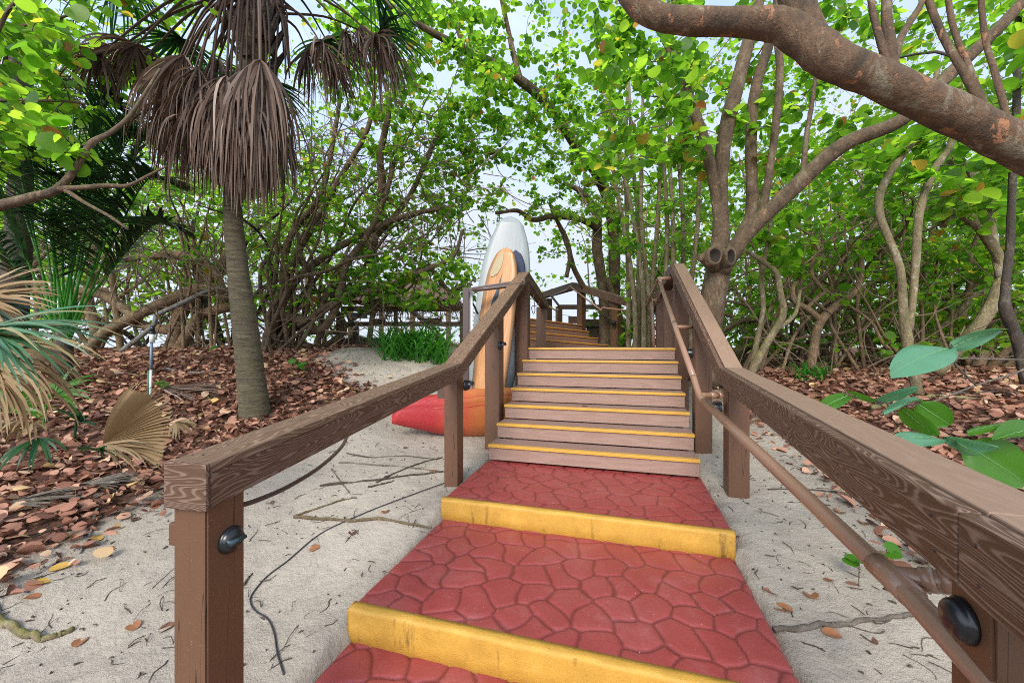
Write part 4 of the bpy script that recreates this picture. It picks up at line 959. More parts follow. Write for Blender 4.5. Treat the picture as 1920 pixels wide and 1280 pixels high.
# 4 thicket of arching stems left of the boards
def arcs(seed, n, x0, x1, yb, ends, Y0, Y1, r0, r1):
    r = np.random.default_rng(seed); out = []
    for i in range(n):
        xb = r.uniform(x0, x1); ex = r.uniform(ends[0], ends[2]); ey = r.uniform(ends[1], ends[3]); Y = r.uniform(Y0, Y1); Y2 = Y+r.normal(0, .5); rr_ = r.uniform(r0, r1); b = r.uniform(-.3, .6)
        pts = [(xb, yb, Y, rr_)]
        for t in (.2, .4, .6, .8, 1.0):
            pts.append((xb+(ex-xb)*(t**(1+b))+r.normal(0, 15), yb+(ey-yb)*(t**(1-b))+r.normal(0, 13), Y+(Y2-Y)*t, rr_*(1-.75*t)))
        out.append(pts)
    return out
tree('sea_grape_tree', 'many stemmed sea grape thicket arching up right behind the palm trunk', arcs(51, 22, 490, 560, 668, (470, 160, 900, 520), 7.6, 9.0, 3.2, 6)+[
    [(497, 672, 8.2, 13), (515, 605, 8.2, 11), (560, 598, 8, 10), (592, 618, 7.9, 9), (618, 602, 7.8, 8), (638, 550, 7.8, 8), (650, 495, 7.8, 7), (690, 440, 7.8, 6), (722, 370, 7.8, 5), (740, 300, 7.8, 4)],
    [(505, 660, 8.3, 10), (522, 560, 8.3, 9), (560, 470, 8.3, 8), (592, 415, 8.3, 7), (640, 330, 8.3, 6), (690, 240, 8.2, 5), (705, 150, 8, 4)],
    [(500, 650, 8, 9), (545, 540, 8, 8), (612, 478, 8, 7), (700, 430, 8, 6), (770, 402, 8, 5), (850, 388, 8, 4)],
    [(525, 660, 8.5, 8), (530, 520, 8.5, 7), (547, 440, 8.5, 7), (600, 368, 8.5, 6), (622, 280, 8.5, 5), (640, 170, 8.3, 4)],
    [(590, 600, 8.1, 6), (640, 500, 8.3, 6), (690, 460, 8.5, 5), (760, 380, 8.5, 5), (800, 300, 8.4, 5), (822, 250, 8.3, 4)],
    [(690, 590, 8.8, 7), (700, 470, 8.6, 7), (716, 360, 8.2, 8), (713, 290, 8, 7), (730, 190, 7.8, 5), (700, 110, 7.6, 4)],
    [(560, 610, 7.8, 6), (640, 560, 7.8, 6), (720, 540, 7.8, 6), (800, 505, 7.8, 5), (850, 480, 7.8, 4), (868, 430, 7.8, 3)],
    [(690, 660, 8.6, 6), (698, 560, 8.6, 5), (660, 540, 8.6, 6), (600, 545, 8.5, 5)], [(698, 575, 8.6, 6), (760, 530, 8.6, 6), (800, 500, 8.6, 5), (842, 545, 8.6, 4), (868, 535, 8.6, 3)]],
    [(470, 240, 720, 440, 7.4, 9.5, 150), (560, 380, 870, 520, 7.4, 9.5, 130), (620, 470, 880, 580, 7.0, 9.2, 160), (680, 160, 890, 380, 7.4, 9.5, 130), (450, 430, 620, 580, 7.6, 9, 44)], 'barkbrown', sides=9, jit=.08, twig='web', seed=11, lsize=.092, nleaf=9, tw=1.4)
# 5 leaning trunks far left
tree('sea_grape_tree', 'low sea grape tree with leaning trunks behind the sprinkler stake', arcs(52, 12, 330, 440, 668, (200, 240, 480, 480), 8.2, 9.6, 2.5, 4.5)+[
    [(328, 668, 9.2, 17), (332, 610, 9.2, 16), (352, 565, 9.1, 15), (400, 520, 9, 14), (430, 470, 8.9, 10), (450, 380, 8.8, 7), (470, 300, 8.7, 5)],
    [(160, 668, 9.3, 12), (190, 628, 9.2, 11), (240, 600, 9.1, 11), (310, 566, 9, 11), (380, 540, 8.9, 11), (425, 548, 8.8, 9)],
    [(425, 565, 8.8, 8), (400, 505, 8.8, 8), (345, 480, 8.8, 8), (285, 480, 8.8, 7), (215, 486, 8.8, 6), (150, 470, 8.8, 5)],
    [(330, 668, 9, 14), (350, 630, 9, 12), (378, 590, 9, 10), (435, 575, 9, 9)],
    [(190, 545, 9.5, 9), (235, 580, 9.4, 9), (270, 610, 9.3, 9), (330, 620, 9.2, 10)],
    [(60, 545, 9.6, 8), (140, 545, 9.5, 8), (195, 555, 9.4, 8), (260, 600, 9.3, 8)],
    [(205, 470, 9.3, 6), (215, 560, 9.3, 7), (228, 668, 9.3, 8)], [(170, 668, 9.5, 13), (180, 620, 9.5, 13), (165, 560, 9.5, 12), (178, 480, 9.5, 9), (190, 380, 9.4, 6)]],
    [(130, 330, 460, 500, 8, 10, 75), (250, 480, 430, 570, 8.4, 10, 22), (280, 230, 480, 380, 7.8, 9.6, 45), (60, 430, 180, 540, 8.5, 10, 14)], 'barktan', sides=10, jit=.09, seed=13, lsize=.12, nleaf=7, tw=1.4)
tree('dead_branch', 'bare grey dead branch propped against the leaning trunks', [
    [(225, 660, 8.2, 5), (262, 632, 8.2, 5), (288, 610, 8.2, 5), (297, 590, 8.2, 5), (340, 570, 8.3, 5), (392, 545, 8.4, 4), (418, 540, 8.4, 3)]], [], 'barkgrey', cat='branch', sides=7, seed=14)
# 6 near left pale limb with bright leaves
tree('sea_grape_tree', 'sea grape tree on the far left edge with a pale bare forked limb', [
    [(-60, 402, 3.3, 11), (0, 386, 3.3, 11), (62, 370, 3.3, 10), (112, 352, 3.3, 10), (150, 302, 3.3, 8), (172, 268, 3.35, 8), (205, 250, 3.4, 6), (245, 215, 3.5, 5), (300, 130, 3.7, 3)],
    [(112, 354, 3.3, 7), (150, 352, 3.3, 5), (200, 348, 3.3, 4.5), (240, 348, 3.3, 4), (280, 328, 3.3, 3), (312, 312, 3.3, 2)], [(122, 355, 3.3, 5), (160, 380, 3.3, 3.5), (205, 405, 3.3, 3), (240, 430, 3.3, 2)],
    [(-40, 150, 3.6, 7), (10, 30, 3.6, 6), (60, -30, 3.6, 5)], [(-40, 70, 4, 6), (40, 50, 4, 5), (90, 40, 4, 4), (140, 25, 4, 3)], [(-60, 190, 4, 4), (30, 188, 4, 3), (120, 190, 4, 2.5), (160, 195, 4, 2)],
    [(-120, 420, 3.3, 12), (-130, 200, 3.4, 10), (-60, 60, 3.8, 8), (0, -80, 4, 6)]],
    [(-120, 10, 140, 260, 3.4, 5.2, 85), (-120, -120, 420, 40, 3.6, 6, 70), (-60, 200, 150, 310, 3.0, 4.5, 16), (90, 60, 330, 230, 5, 7, 55)], 'barkbrown', sides=12, jit=.05, seed=17, lsize=.098, nleaf=11,
    raw=[[(-5.9, 2.9, .4, .14), (-5.5, 3.0, 1.4, .11), (-5.0, 3.2, 2.3, .08), (-4.65, 3.3, 2.69, .05)]])
# 7 right thicket
tree('sea_grape_tree', 'small tan sea grape tree forking into a V low in the right thicket', [
    [(1520, 690, 6.6, 9.4), (1530, 630, 6.6, 9.4), (1540, 600, 6.6, 8.6), (1568, 572, 6.6, 7.2), (1605, 545, 6.6, 6.5), (1615, 500, 6.6, 6.5), (1612, 460, 6.6, 6.5), (1640, 430, 6.6, 5.8), (1655, 380, 6.6, 4.3), (1690, 300, 6.6, 2.9)],
    [(1540, 602, 6.6, 7.2), (1515, 580, 6.6, 5.8), (1490, 565, 6.6, 5.8), (1486, 540, 6.6, 5.0), (1500, 515, 6.6, 4.3), (1492, 480, 6.6, 3.6), (1470, 440, 6.6, 2.9)],
    [(1500, 590, 6.7, 4.3), (1535, 556, 6.7, 4.3), (1545, 545, 6.7, 4.3), (1522, 515, 6.7, 4.3), (1530, 480, 6.7, 4.3), (1560, 450, 6.7, 3.6), (1580, 400, 6.7, 2.9)]],
    [(1440, 380, 1700, 520, 6, 7.6, 55)], 'barktan', sides=9, jit=.08, seed=19, lsize=.12, nleaf=6)
tree('sea_grape_tree', 'slim two stemmed sea grape tree with lichen patches standing in the right leaf litter', [
    [(1722, 740, 4.6, 11.5), (1712, 690, 4.6, 11.5), (1700, 620, 4.6, 12.3), (1694, 560, 4.6, 9.8), (1688, 500, 4.6, 9.0), (1668, 450, 4.65, 9.0), (1650, 400, 4.7, 9.0), (1655, 350, 4.75, 8.2), (1700, 280, 4.8, 7.4), (1735, 240, 4.9, 6.6), (1760, 120, 5, 4.9)],
    [(1704, 620, 4.6, 9.8), (1712, 560, 4.6, 8.2), (1718, 480, 4.6, 9.0), (1724, 400, 4.6, 9.0), (1750, 320, 4.65, 8.2), (1785, 265, 4.7, 7.4), (1800, 160, 4.8, 5.7)]],
    [(1600, 230, 1900, 420, 4.4, 6, 55)], 'barkmoss', sides=12, jit=.06, seed=23, lsize=.135, nleaf=7)
tree('sea_grape_tree', 'crooked yellowish trunked sea grape tree leaning over at the right edge', [
    [(1755, 700, 5.6, 12.8), (1800, 650, 5.5, 13.6), (1850, 590, 5.4, 14.4), (1870, 545, 5.4, 14.4), (1880, 500, 5.4, 12.8), (1850, 445, 5.4, 12.0), (1830, 420, 5.4, 11.2), (1800, 400, 5.4, 10.4), (1770, 418, 5.3, 9.6)],
    [(1874, 520, 5.4, 9.6), (1860, 430, 5.5, 9.6), (1830, 340, 5.6, 9.6), (1800, 300, 5.7, 8.0), (1780, 305, 5.7, 5.6)]],
    [(1760, 330, 1960, 460, 5, 6.4, 26)], 'barkmoss', sides=12, jit=.06, seed=29, lsize=.13, nleaf=7)
tree('sea_grape_tree', 'dark upright sea grape trunk at the right edge under the thick limb', [
    [(1925, 720, 4.8, 14.4), (1910, 640, 4.8, 13.7), (1888, 585, 4.8, 14.4), (1885, 540, 4.8, 10.1), (1893, 460, 4.8, 9.4), (1898, 330, 4.8, 8.6), (1905, 200, 4.8, 8.6), (1908, 60, 4.9, 7.2), (1915, -60, 5, 5.8)]],
    [(1830, -80, 2020, 330, 4.2, 6.4, 50)], 'barkdark', sides=12, jit=.07, seed=31, lsize=.14, nleaf=7)
tree('sea_grape_tree', 'mossy stem tree leaning right just behind the right cap rail', [
    [(1398, 735, 5.6, 9.3), (1412, 690, 5.6, 8.5), (1440, 640, 5.6, 7.6), (1468, 590, 5.6, 7.6), (1462, 545, 5.6, 6.8), (1455, 510, 5.7, 6.0), (1430, 490, 5.8, 5.1), (1400, 470, 5.8, 4.2)],
    [(1408, 730, 5.7, 6.0), (1415, 660, 5.8, 6.0), (1430, 580, 5.9, 5.1), (1428, 520, 6, 5.1), (1440, 450, 6, 4.2), (1450, 380, 6, 3.4)], [(1452, 620, 5.6, 5.1), (1490, 590, 5.8, 4.2), (1500, 545, 6, 3.4)]],
    [(1400, 380, 1520, 540, 5.6, 7, 26)], 'barkmoss', sides=10, jit=.07, seed=37, lsize=.12, nleaf=6)
# 8 straight grey poles of young growth behind the landing on the right
st = []
for i, (xb, xt, Y) in enumerate([(1178, 1170, 9), (1195, 1186, 8.5), (1212, 1200, 8), (1225, 1232, 8.4), (1244, 1250, 7.8), (1262, 1250, 7.5), (1280, 1270, 8.2), (1192, 1150, 8), (1298, 1310, 7.4), (1206, 1160, 7.8)]):
    st.append([(xb, 690, Y, 5.5), (xb+random.uniform(-5, 5), 560, Y, 5), (xb*.6+xt*.4+random.uniform(-7, 7), 420, Y, 4.5), (xt+random.uniform(-8, 8), 280, Y, 3.5), (xt+random.uniform(-20, 20), 150, Y, 2.5)])
tree('sea_grape_sapling', 'cluster of straight thin saplings behind the top of the right railing', st, [(1120, 150, 1330, 330, 6.8, 9, 75), (1130, 330, 1330, 470, 6.8, 9.4, 60), (1150, 470, 1320, 660, 8.2, 10, 34)], 'barkmoss', sides=7, jit=.04, seed=41, lsize=.11, nleaf=8)
tree('sea_grape_tree', 'tangle of many thin tan sea grape stems in the middle of the right thicket', arcs(53, 34, 1390, 1900, 700, (1380, 250, 1920, 520), 6.4, 9.0, 2.5, 5), [(1380, 330, 1920, 660, 6.2, 9, 170)], 'barktan', sides=8, jit=.07, seed=43, lsize=.105, nleaf=7, twig='web')
# 9 background thicket: crooked little trees, each its own
def wild(seed, px, Y, H, n, lean=0.0, spread=.9):
    r = np.random.default_rng(seed); x = (px-CX)/F*Y; g = gz(x, Y); raw = []
    for s in range(n):
        p = np.array([x+r.normal(0, .12), Y+r.normal(0, .12), g-.05]); a = r.uniform(0, 6.28)
        d = np.array([math.cos(a)*spread*r.uniform(.3, 1)+lean, math.sin(a)*spread*.7, 1.]); d /= np.linalg.norm(d); rad = r.uniform(.03, .095); path = [list(p)+[rad*1.15]]
        k = 9; curl = r.normal(0, .35, 3)
        for i in range(k):
            curl = curl*.55+r.normal(0, .33, 3); d = d+curl*.75; d[2] += .12; d /= np.linalg.norm(d); p = p+d*H/k
            path.append(list(p)+[rad*(1-.85*(i+1)/k)])
        raw.append(path)
    return raw
bg = []
kinds = [('barkdark', 'leafmid', 'gnarled dark sea grape in the background thicket on the left'), ('barktan', 'leafbright', 'crooked tan sea grape in the far thicket'), ('barkbrown', 'leafbright', 'crooked brown sea grape in the far thicket')]
spots = [(-60, 7.5), (20, 10.5), (90, 12), (180, 11.5), (260, 13), (350, 12), (430, 10.5), (520, 12.5), (600, 11), (680, 13.5), (770, 17.5), (850, 12), (1190, 13), (1250, 11), (1320, 12.5), (1380, 10), (1430, 12.5), (1490, 9.2), (1550, 11.5), (1610, 9.5), (1660, 12), (1720, 8.2), (1780, 10.5), (1840, 8), (1900, 9.5), (1960, 7.2), (2040, 9)]
for i, (px, Y) in enumerate(spots):
    right = px > 1100; cen = 560 < px < 1100
    n = 6 if not cen else 3; H = random.uniform(4.5, 6.5)
    w = 105
    crow = [(px-w, 250 if not cen else 330, px+w, 480, Y-1.3, Y+1.3, 100 if not cen else 44), (px-w, 450, px+w, 650, Y-1.0, Y+1.3, 100 if right else ((34 if px < 420 else 70) if not cen else 12)), (px-w*1.2, 20, px+w*1.2, 270, Y-1.5, Y+1.3, 26 if not cen else 8)]
    b = random.choice(['barktan', 'barkbrown', 'barkmoss'] if right else ['barkdark', 'barkbrown', 'barktan'])
    lab = 'crooked sea grape tree tangled in the far thicket right of the stairs' if right else 'crooked sea grape tree tangled in the far thicket left of the stairs'
    tree('sea_grape_tree', lab, [], crow, b, 'leafbright', .092, 'far sea grape thicket on the right' if right else 'far sea grape thicket on the left', sides=7, jit=.08, seed=100+i, nleaf=11, raw=wild(200+i, px, Y, H, n, .1 if right else -.1), tw=1.25, twig='web')

def far_foliage():
    r = np.random.default_rng(99); n = 90000; Y = r.uniform(14.5, 21, n); px = r.uniform(-500, 2500, n); py = r.uniform(330, 655, n); x = (px-CX)/F*Y; z = EYE-(py-HY)/F*Y
    dens = np.array([mnoise.noise(Vector((a*.55, b*.55, c*.75)))+.5*mnoise.noise(Vector((a*1.7, b*1.7, c*1.7))) for a, b, c in zip(x, Y, z)])
    thr = np.where(px < 450, .02+.35*np.clip((py-500)/100, 0, 1), np.where(px < 640, .10, np.where(px < 1110, .55, .16))); keep = dens > thr
    x, Y, z = x[keep], Y[keep], z[keep]; n = len(x); o = r.normal(0, 1, (n, 3)); N_ = r.normal(0, .6, (n, 3))+[0, 0, 1.]
    ob = scatter_leaves('far_foliage', np.stack([x, Y, z], 1), o, N_, np.clip(r.normal(.17, .04, n), .08, .28), M['leafbright'], None, LT); ob['kind'] = 'stuff'
far_foliage()
# ------------------------------------------------------------------ palms
def strip_fan(mb, hub, d0, side, L, n, spread, droop, w, seed, nseg=6, ragged=.25, upb=0.0, stiff=0.0, jitter=.12):
    """fan leaf: n narrow folded blades radiating from the hub and drooping under their weight"""
    r = np.random.default_rng(seed); d0 = np.asarray(d0, float)/np.linalg.norm(d0); side = np.asarray(side, float); side = side-side.dot(d0)*d0; side /= np.linalg.norm(side); nrm = np.cross(d0, side)
    for a in np.linspace(-spread, spread, n):
        a2 = a+r.normal(0, .03); d = d0*math.cos(a2)+side*math.sin(a2)+nrm*r.normal(0, jitter); d /= np.linalg.norm(d)
        l = L*(1-.25*(abs(a)/max(spread, .1))**2)*r.uniform(1-ragged, 1); p = np.asarray(hub, float).copy()
        vs = []; wv = np.cross(d, nrm); wv /= np.linalg.norm(wv)+1e-9; wv = wv*math.cos(r.normal(0, .5))+nrm*math.sin(r.normal(0, .5))
        for i in range(nseg+1):
            t = i/nseg; ww = w*min(1, .35+2.6*t)*(1-t**2.2)+.0012
            wq = wv-wv.dot(d)*d; wq /= np.linalg.norm(wq)+1e-9
            vs += [p+wq*ww, p-wq*ww]
            p = p+d*l/nseg; d = d+np.array([0, 0, -1])*droop*(.25+t)*(1-stiff)/nseg*3+r.normal(0, .05, 3); d /= np.linalg.norm(d)
        mb.add(vs, [(2*i, 2*i+1, 2*i+3, 2*i+2) for i in range(nseg)])
def m_palmtrunk():
    m, nt, b = mat('ringed_palm_bark')
    n1 = noise(nt, coords(nt, (2.2, 2.2, 17)), 2.0, 6, .72, .5); n2 = noise(nt, coords(nt, (1, 1, 1)), 4, 5); n3 = noise(nt, coords(nt, (9, 9, 30)), 4, 4, .7)
    c = ramp(nt, n1, [(.33, (.030, .022, .012)), (.46, (.105, .085, .045)), (.58, (.16, .13, .07)), (.72, (.27, .225, .14))])
    c = mixc(nt, math_(nt, 'MULTIPLY', n2, .5), c, (.095, .078, .042)); k = N(nt, 'ShaderNodeMapRange'); lk(nt, n3, k.inputs[0]); k.inputs[1].default_value = .55; k.inputs[2].default_value = .7
    c = mixc(nt, math_(nt, 'MULTIPLY', k.outputs[0], .6), c, (.03, .022, .014)); c = mixc(nt, .22, c, (.02, .015, .01))
    lk(nt, c, b.inputs['Base Color']); b.inputs['Roughness'].default_value = .9; bump(nt, b, math_(nt, 'ADD', n1, math_(nt, 'MULTIPLY', n3, .4)), .9, .03); return m
M['palmtrunk'] = m_palmtrunk()
tp = px_path([(480, 800, 4.9, 35), (478, 770, 4.9, 31), (470, 700, 4.9, 28), (461, 620, 4.9, 26), (449, 530, 4.9, 22), (439, 430, 4.9, 19), (437, 350, 4.9, 18), (448, 250, 4.9, 19), (470, 130, 4.9, 24), (485, 30, 4.9, 34), (490, -40, 4.9, 36), (492, -100, 4.9, 22)], 10)
palm = thing('cabbage_palm', 'cabbage palm with ringed trunk and a thick skirt of dead hanging fronds', 'palm', tp[0][:3])
mb = MB(); rr_ = tp[:, 3]*(1+.03*np.sin(np.arange(len(tp))*2.4)+rng.normal(0, .015, len(tp))); tube(mb, tp[:, :3], rr_, 22, True, .02, 3); mb.build('trunk', M['palmtrunk'], palm, True)
mb = MB()   # ragged leaf scars on the trunk
r2 = np.random.default_rng(4)
for i in range(620):
    k = r2.integers(3, 66); a = r2.uniform(0, 6.283); c = tp[k]; o = np.array([math.cos(a), math.sin(a), 0]); t = np.array([-math.sin(a), math.cos(a), 0]); q = c[:3]+o*c[3]*.99+[0, 0, r2.uniform(-.02, .02)]; s = r2.uniform(.006, .026)
    mb.add([q-t*s, q+t*s, q+t*s*.4+o*.010+[0, 0, r2.uniform(.004, .018)]], [(0, 1, 2)])
mb.build('leaf_scars', M['barkgrey'], palm)
trunk_top = P(482, 30, 4.9)
def frond(az, zpix, r0, hub_r, hub_pix, L, n, spread, droop, w, seed, m, name, pitch=-.6, off=(0, 0, 0), pet=.012, yaw=0):
    o = np.array([math.cos(az), math.sin(az), 0]); c0 = np.array([trunk_top[0], trunk_top[1], EYE-(zpix-HY)/F*4.9])+o*r0
    hub = np.array([trunk_top[0], trunk_top[1], EYE-(hub_pix-HY)/F*4.9])+o*hub_r+np.array(off)
    mid = (c0+hub)/2+o*.10+np.array([0, 0, .10]); mb = MB()
    path = smoothpath([c0, mid, hub], 4); tube(mb, path, np.linspace(pet*1.6, pet*.8, len(path)), 5)
    d = o*math.cos(pitch)+np.array([0, 0, math.sin(pitch)]); side = np.array([-o[1], o[0], 0])
    strip_fan(mb, hub, d, side, L, n, spread, droop, w, seed); return mb.build(name, M[m], palm)
k = 0
def hang(hx, hy, Y, L, n=44, spread=1.0, droop=1.35, w=.0135, lean=.35, tz=0, pet=.017):
    """dead frond hanging from a petiole that comes down from the crown"""
    global k
    k += 1; hub = P(hx, hy, Y); c = np.array([trunk_top[0], trunk_top[1], 0]); o = (hub-c)*[1, 1, 0]; o /= np.linalg.norm(o)+1e-6
    top = np.array([trunk_top[0], trunk_top[1], EYE-(r2.uniform(-60, 20)-HY)/F*4.9])+o*.20; mb = MB()
    path = smoothpath([top, top*.5+hub*.5+o*.06+[0, 0, .10], hub], 4); tube(mb, path, np.linspace(pet*1.7, pet*.8, len(path)), 5, ell=.45)
    d = o*lean+np.array([0, 0, -1.]); side = np.array([-o[1], o[0], 0]); strip_fan(mb, hub, d, side, L, int(n*1.35), spread, droop, w, 40+k, 7, jitter=.40, ragged=.55); return mb.build('dead_frond', M['deadfrond'], palm)
for a_ in ((345, 104, 4.6, 1.75), (328, 128, 4.8, 1.6), (372, 128, 4.5, 1.7), (322, 165, 4.9, 1.4), (340, 112, 5.2, 1.75), (350, 180, 4.6, 1.4), (330, 195, 4.8, 1.25), (375, 170, 5.3, 1.6), (360, 215, 4.5, 1.1)): hang(*a_, n=50, lean=.10, spread=.8, droop=1.9)
for a_ in ((424, 142, 4.4, 1.5), (396, 165, 4.5, 1.45), (442, 165, 4.45, 1.5), (410, 110, 5.5, 1.7), (430, 205, 4.45, 1.25), (390, 215, 4.6, 1.15)): hang(*a_, n=48, lean=.1, spread=.65, droop=2.2)
for a_ in ((488, 112, 4.45, 1.75), (462, 130, 4.5, 1.65), (506, 140, 4.65, 1.65), (490, 112, 5.5, 1.75), (512, 170, 4.9, 1.5), (474, 190, 4.45, 1.45), (500, 205, 4.65, 1.35), (450, 225, 4.5, 1.2), (486, 235, 4.55, 1.15), (512, 230, 5.1, 1.25), (460, 240, 5.2, 1.15), (415, 245, 5.1, 1.0)): hang(*a_, n=48, lean=.1, spread=.62, droop=2.2)
for a_ in ((600, 80, 4.9, 1.0), (645, 62, 5.2, .95), (700, 72, 5.0, 1.15), (725, 90, 5.3, .95), (622, 125, 5.3, .75), (575, 95, 5.4, .9), (670, 55, 5.6, .9)): hang(*a_, n=46, spread=1.25, droop=1.5, w=.014, lean=.55)
for a_ in ((255, 85, 4.9, .85), (222, 92, 5.1, .8), (285, 95, 5.2, .85), (190, 100, 4.8, .75)): hang(*a_, n=46, spread=1.3, droop=1.1, w=.014, lean=1.0)
for az, hr, hp, L, dr in ((3.14, 1.75, -55, 1.15, 1.0), (2.75, 1.6, 0, 1.0, .5), (3.5, 1.9, -70, 1.2, 1.1), (2.3, 1.2, 40, 1.0, .4), (2.05, .9, 70, .95, .5), (.1, 1.4, -50, 1.1, 1.0), (.5, 1.5, -30, 1.0, .8), (-.4, 1.6, -70, 1.1, 1.0), (4.4, 1.3, -160, 1.1, .8), (1.3, 1.2, -60, 1.0, .7), (5.2, 1.4, -150, 1.1, .8), (3.9, 1.6, -130, 1.1, .8)):
    k += 1; frond(az, -90, .12, hr, hp, L, 52, 1.75, dr, .016, k, 'palmgreen', 'green_frond', -.25, pet=.014)
for i in range(46):   # old petiole boots and bare hanging leaf stalks under the crown
    az = r2.uniform(0, 6.283); o = np.array([math.cos(az), math.sin(az), 0]); z0 = EYE-(r2.uniform(-60, 130)-HY)/F*4.9
    c = np.array([trunk_top[0], trunk_top[1], z0]); mb = MB(); tube(mb, [c+o*.16, c+o*.24+[0, 0, .16], c+o*.33+[0, 0, .34]], [.06, .045, .02], 6, ell=.6); mb.build('leaf_boot', M['barkdark'], palm)
for i in range(22):
    az = r2.uniform(0, 6.283); o = np.array([math.cos(az), math.sin(az), 0]); z0 = EYE-(r2.uniform(-60, 0)-HY)/F*4.9; l = r2.uniform(.5, 1.15)
    c = np.array([trunk_top[0], trunk_top[1], z0]); mb = MB(); tube(mb, [c+o*.22, c+o*.33-[0, 0, l*.4], c+o*(.33+r2.uniform(-.03, .12))-[0, 0, l]], [.042, .024, .016], 5, ell=.4); mb.build('leaf_stalk', M['deadfrond'], palm)

# feather palm at the left
fp = thing('feather_palm', 'young feather palm with dark green arching fronds at the left', 'palm', P(118, 690, 5.2))
base = P(118, 672, 5.2); mb = MB(); tube(mb, [base-[0, 0, .4], base+[0, 0, .12], base+[0, 0, .55]], [.11, .10, .05], 10, True, .1, 2); mb.build('trunk', M['barkdark'], fp, True)
def feather(tipx, tipy, Yt, bx, by, seed, ll=.5, bow=.25, rr_=.016):
    r = np.random.default_rng(seed); a = P(bx, by, 5.2); b = P(tipx, tipy, Yt); L = np.linalg.norm(b-a)
    path = smoothpath([a, a*.62+b*.38+[0, 0, bow*L*.55], a*.25+b*.75+[0, 0, bow*L*.8], b], 10); n = len(path); mb = MB()
    tube(mb, path, np.linspace(rr_, .004, n), 6); st_ = mb.build('rachis', M['grass'], fp, True); mb = MB()
    for i in range(int(n*.34), n):
        tdir = path[min(i+1, n-1)]-path[max(0, i-1)]; tdir /= np.linalg.norm(tdir)
        sd = np.cross(tdir, [0, 0, 1]); sd /= np.linalg.norm(sd)+1e-9
        for rep in (0, .33, .66):
            for s in (-1, 1):
                p = path[i]+tdir*rep*L/n; l = ll*math.sin(math.pi*min(.98, .18+.8*(i-n*.3)/(n*.7)))*r.uniform(.85, 1.1)+.08; d = sd*s*.85+tdir*.55+r.normal(0, .08, 3)+np.array([0, 0, .1]); d /= np.linalg.norm(d); vs = []
                wv = np.cross(d, sd*0+np.array([0, 0, 1])); wv /= np.linalg.norm(wv)+1e-9
                for j in range(5):
                    t = j/4; w = .019*(1-t**2)*(.5+min(.5, t*2))+.001; vs += [p+wv*w, p-wv*w]; p = p+d*l/4; d = d+np.array([0, 0, -.16]); d /= np.linalg.norm(d)
                mb.add(vs, [(2*j, 2*j+1, 2*j+3, 2*j+2) for j in range(4)])
    f = mb.build('frond', M['featherdark'], fp); return f
for i, (tx, ty, Yt) in enumerate([(-60, 330, 4.6), (-20, 210, 5.2), (60, 190, 5.6), (140, 160, 5.8), (215, 195, 5.4), (275, 260, 5.2), (320, 340, 5.0), (300, 260, 6.0), (90, 280, 4.4), (200, 300, 4.5), (255, 420, 4.6), (-70, 430, 5.0), (30, 260, 6.4), (160, 240, 6.6), (110, 330, 4.7), (180, 380, 4.6), (340, 430, 5.6), (240, 230, 6.2), (-30, 300, 5.8), (70, 400, 4.4)]):
    feather(tx, ty, Yt, 118+random.uniform(-14, 14), 640, 300+i)
dp = thing('palm_tree', 'dark palm trunk at the far left edge behind the palmetto', 'palm', P(22, 690, 6.0))
q = px_path([(22, 700, 6, 30), (25, 620, 6, 30), (28, 540, 6, 32), (34, 460, 6, 30), (38, 380, 6, 27), (40, 260, 6, 25), (40, 100, 6, 25)], 6); mb = MB(); tube(mb, q[:, :3], q[:, 3], 14, True, .06, 5); mb.build('trunk', M['barkdark'], dp, True)
mb = MB()
for i in range(9):
    az = i*.7; o = np.array([math.cos(az), math.sin(az), 0]); c = P(40, random.uniform(60, 240), 6)+o*.2
    strip_fan(mb, c+o*.25, o+[0, 0, -.6], np.cross(o, [0, 0, 1]), random.uniform(.8, 1.3), 30, 1.2, 1.3, .014, 500+i)
mb.build('dead_fronds', M['deadfrond'], dp)

# saw palmetto in the lower left corner
pm_ = thing('saw_palmetto', 'half withered saw palmetto in the lower left with tan shredded tips', 'plant', gpix(20, 860))
def pfan(hx, hy, Y, d, side, L, n, spread, droop, w, seed, m, name='frond', stem=None, **kw):
    mb = MB(); hub = P(hx, hy, Y); strip_fan(mb, hub, d, side, L, n, spread, droop, w, seed, 7, **kw)
    if stem is not None:
        s = np.asarray(stem, float); path = smoothpath([s, (s+hub)/2+[0, 0, .12], hub], 4); tube(mb, path, .009, 6)
    return mb.build(name, M[m], pm_)
b0 = P(-110, 860, 2.5)
pfan(-45, 625, 2.05, (1, .02, .12), (0, .75, .6), .70, 40, .7, .5, .012, 601, 'palmgreen2', stem=b0)
pfan(-45, 655, 2.2, (1, .1, -.12), (0, .5, .8), .66, 28, .6, .95, .010, 602, 'dryfan', stem=b0)
pfan(-60, 560, 2.3, (1, .2, .35), (0, .5, .85), .50, 26, .8, .35, .013, 603, 'dryfan', stem=b0)
pfan(-50, 575, 2.35, (1, .1, .12), (0, .5, .85), .42, 16, .5, .4, .012, 604, 'palmetto', stem=b0)
pfan(-40, 690, 2.15, (.9, .1, -.05), (0, .5, .8), .60, 28, .7, 1.1, .010, 605, 'dryfan', stem=b0)
pfan(60, 800, 2.6, (-.1, -.3, .3), (1, 0, .1), .26, 26, 1.5, 1.5, .010, 606, 'dryfan', stem=b0)
pfan(70, 822, 2.6, (.3, -.6, -.2), (1, 0, 0), .30, 22, 1.3, .7, .010, 607, 'palmgreen')
pfan(10, 770, 2.8, (.3, .2, .5), (1, .2, 0), .34, 18, 1.2, .5, .016, 608, 'darkleaf', stem=b0)
pfan(100, 740, 3.4, (.3, .2, .4), (1, 0, 0), .34, 12, 1.2, .5, .018, 609, 'darkleaf', stem=P(80, 800, 3.2))
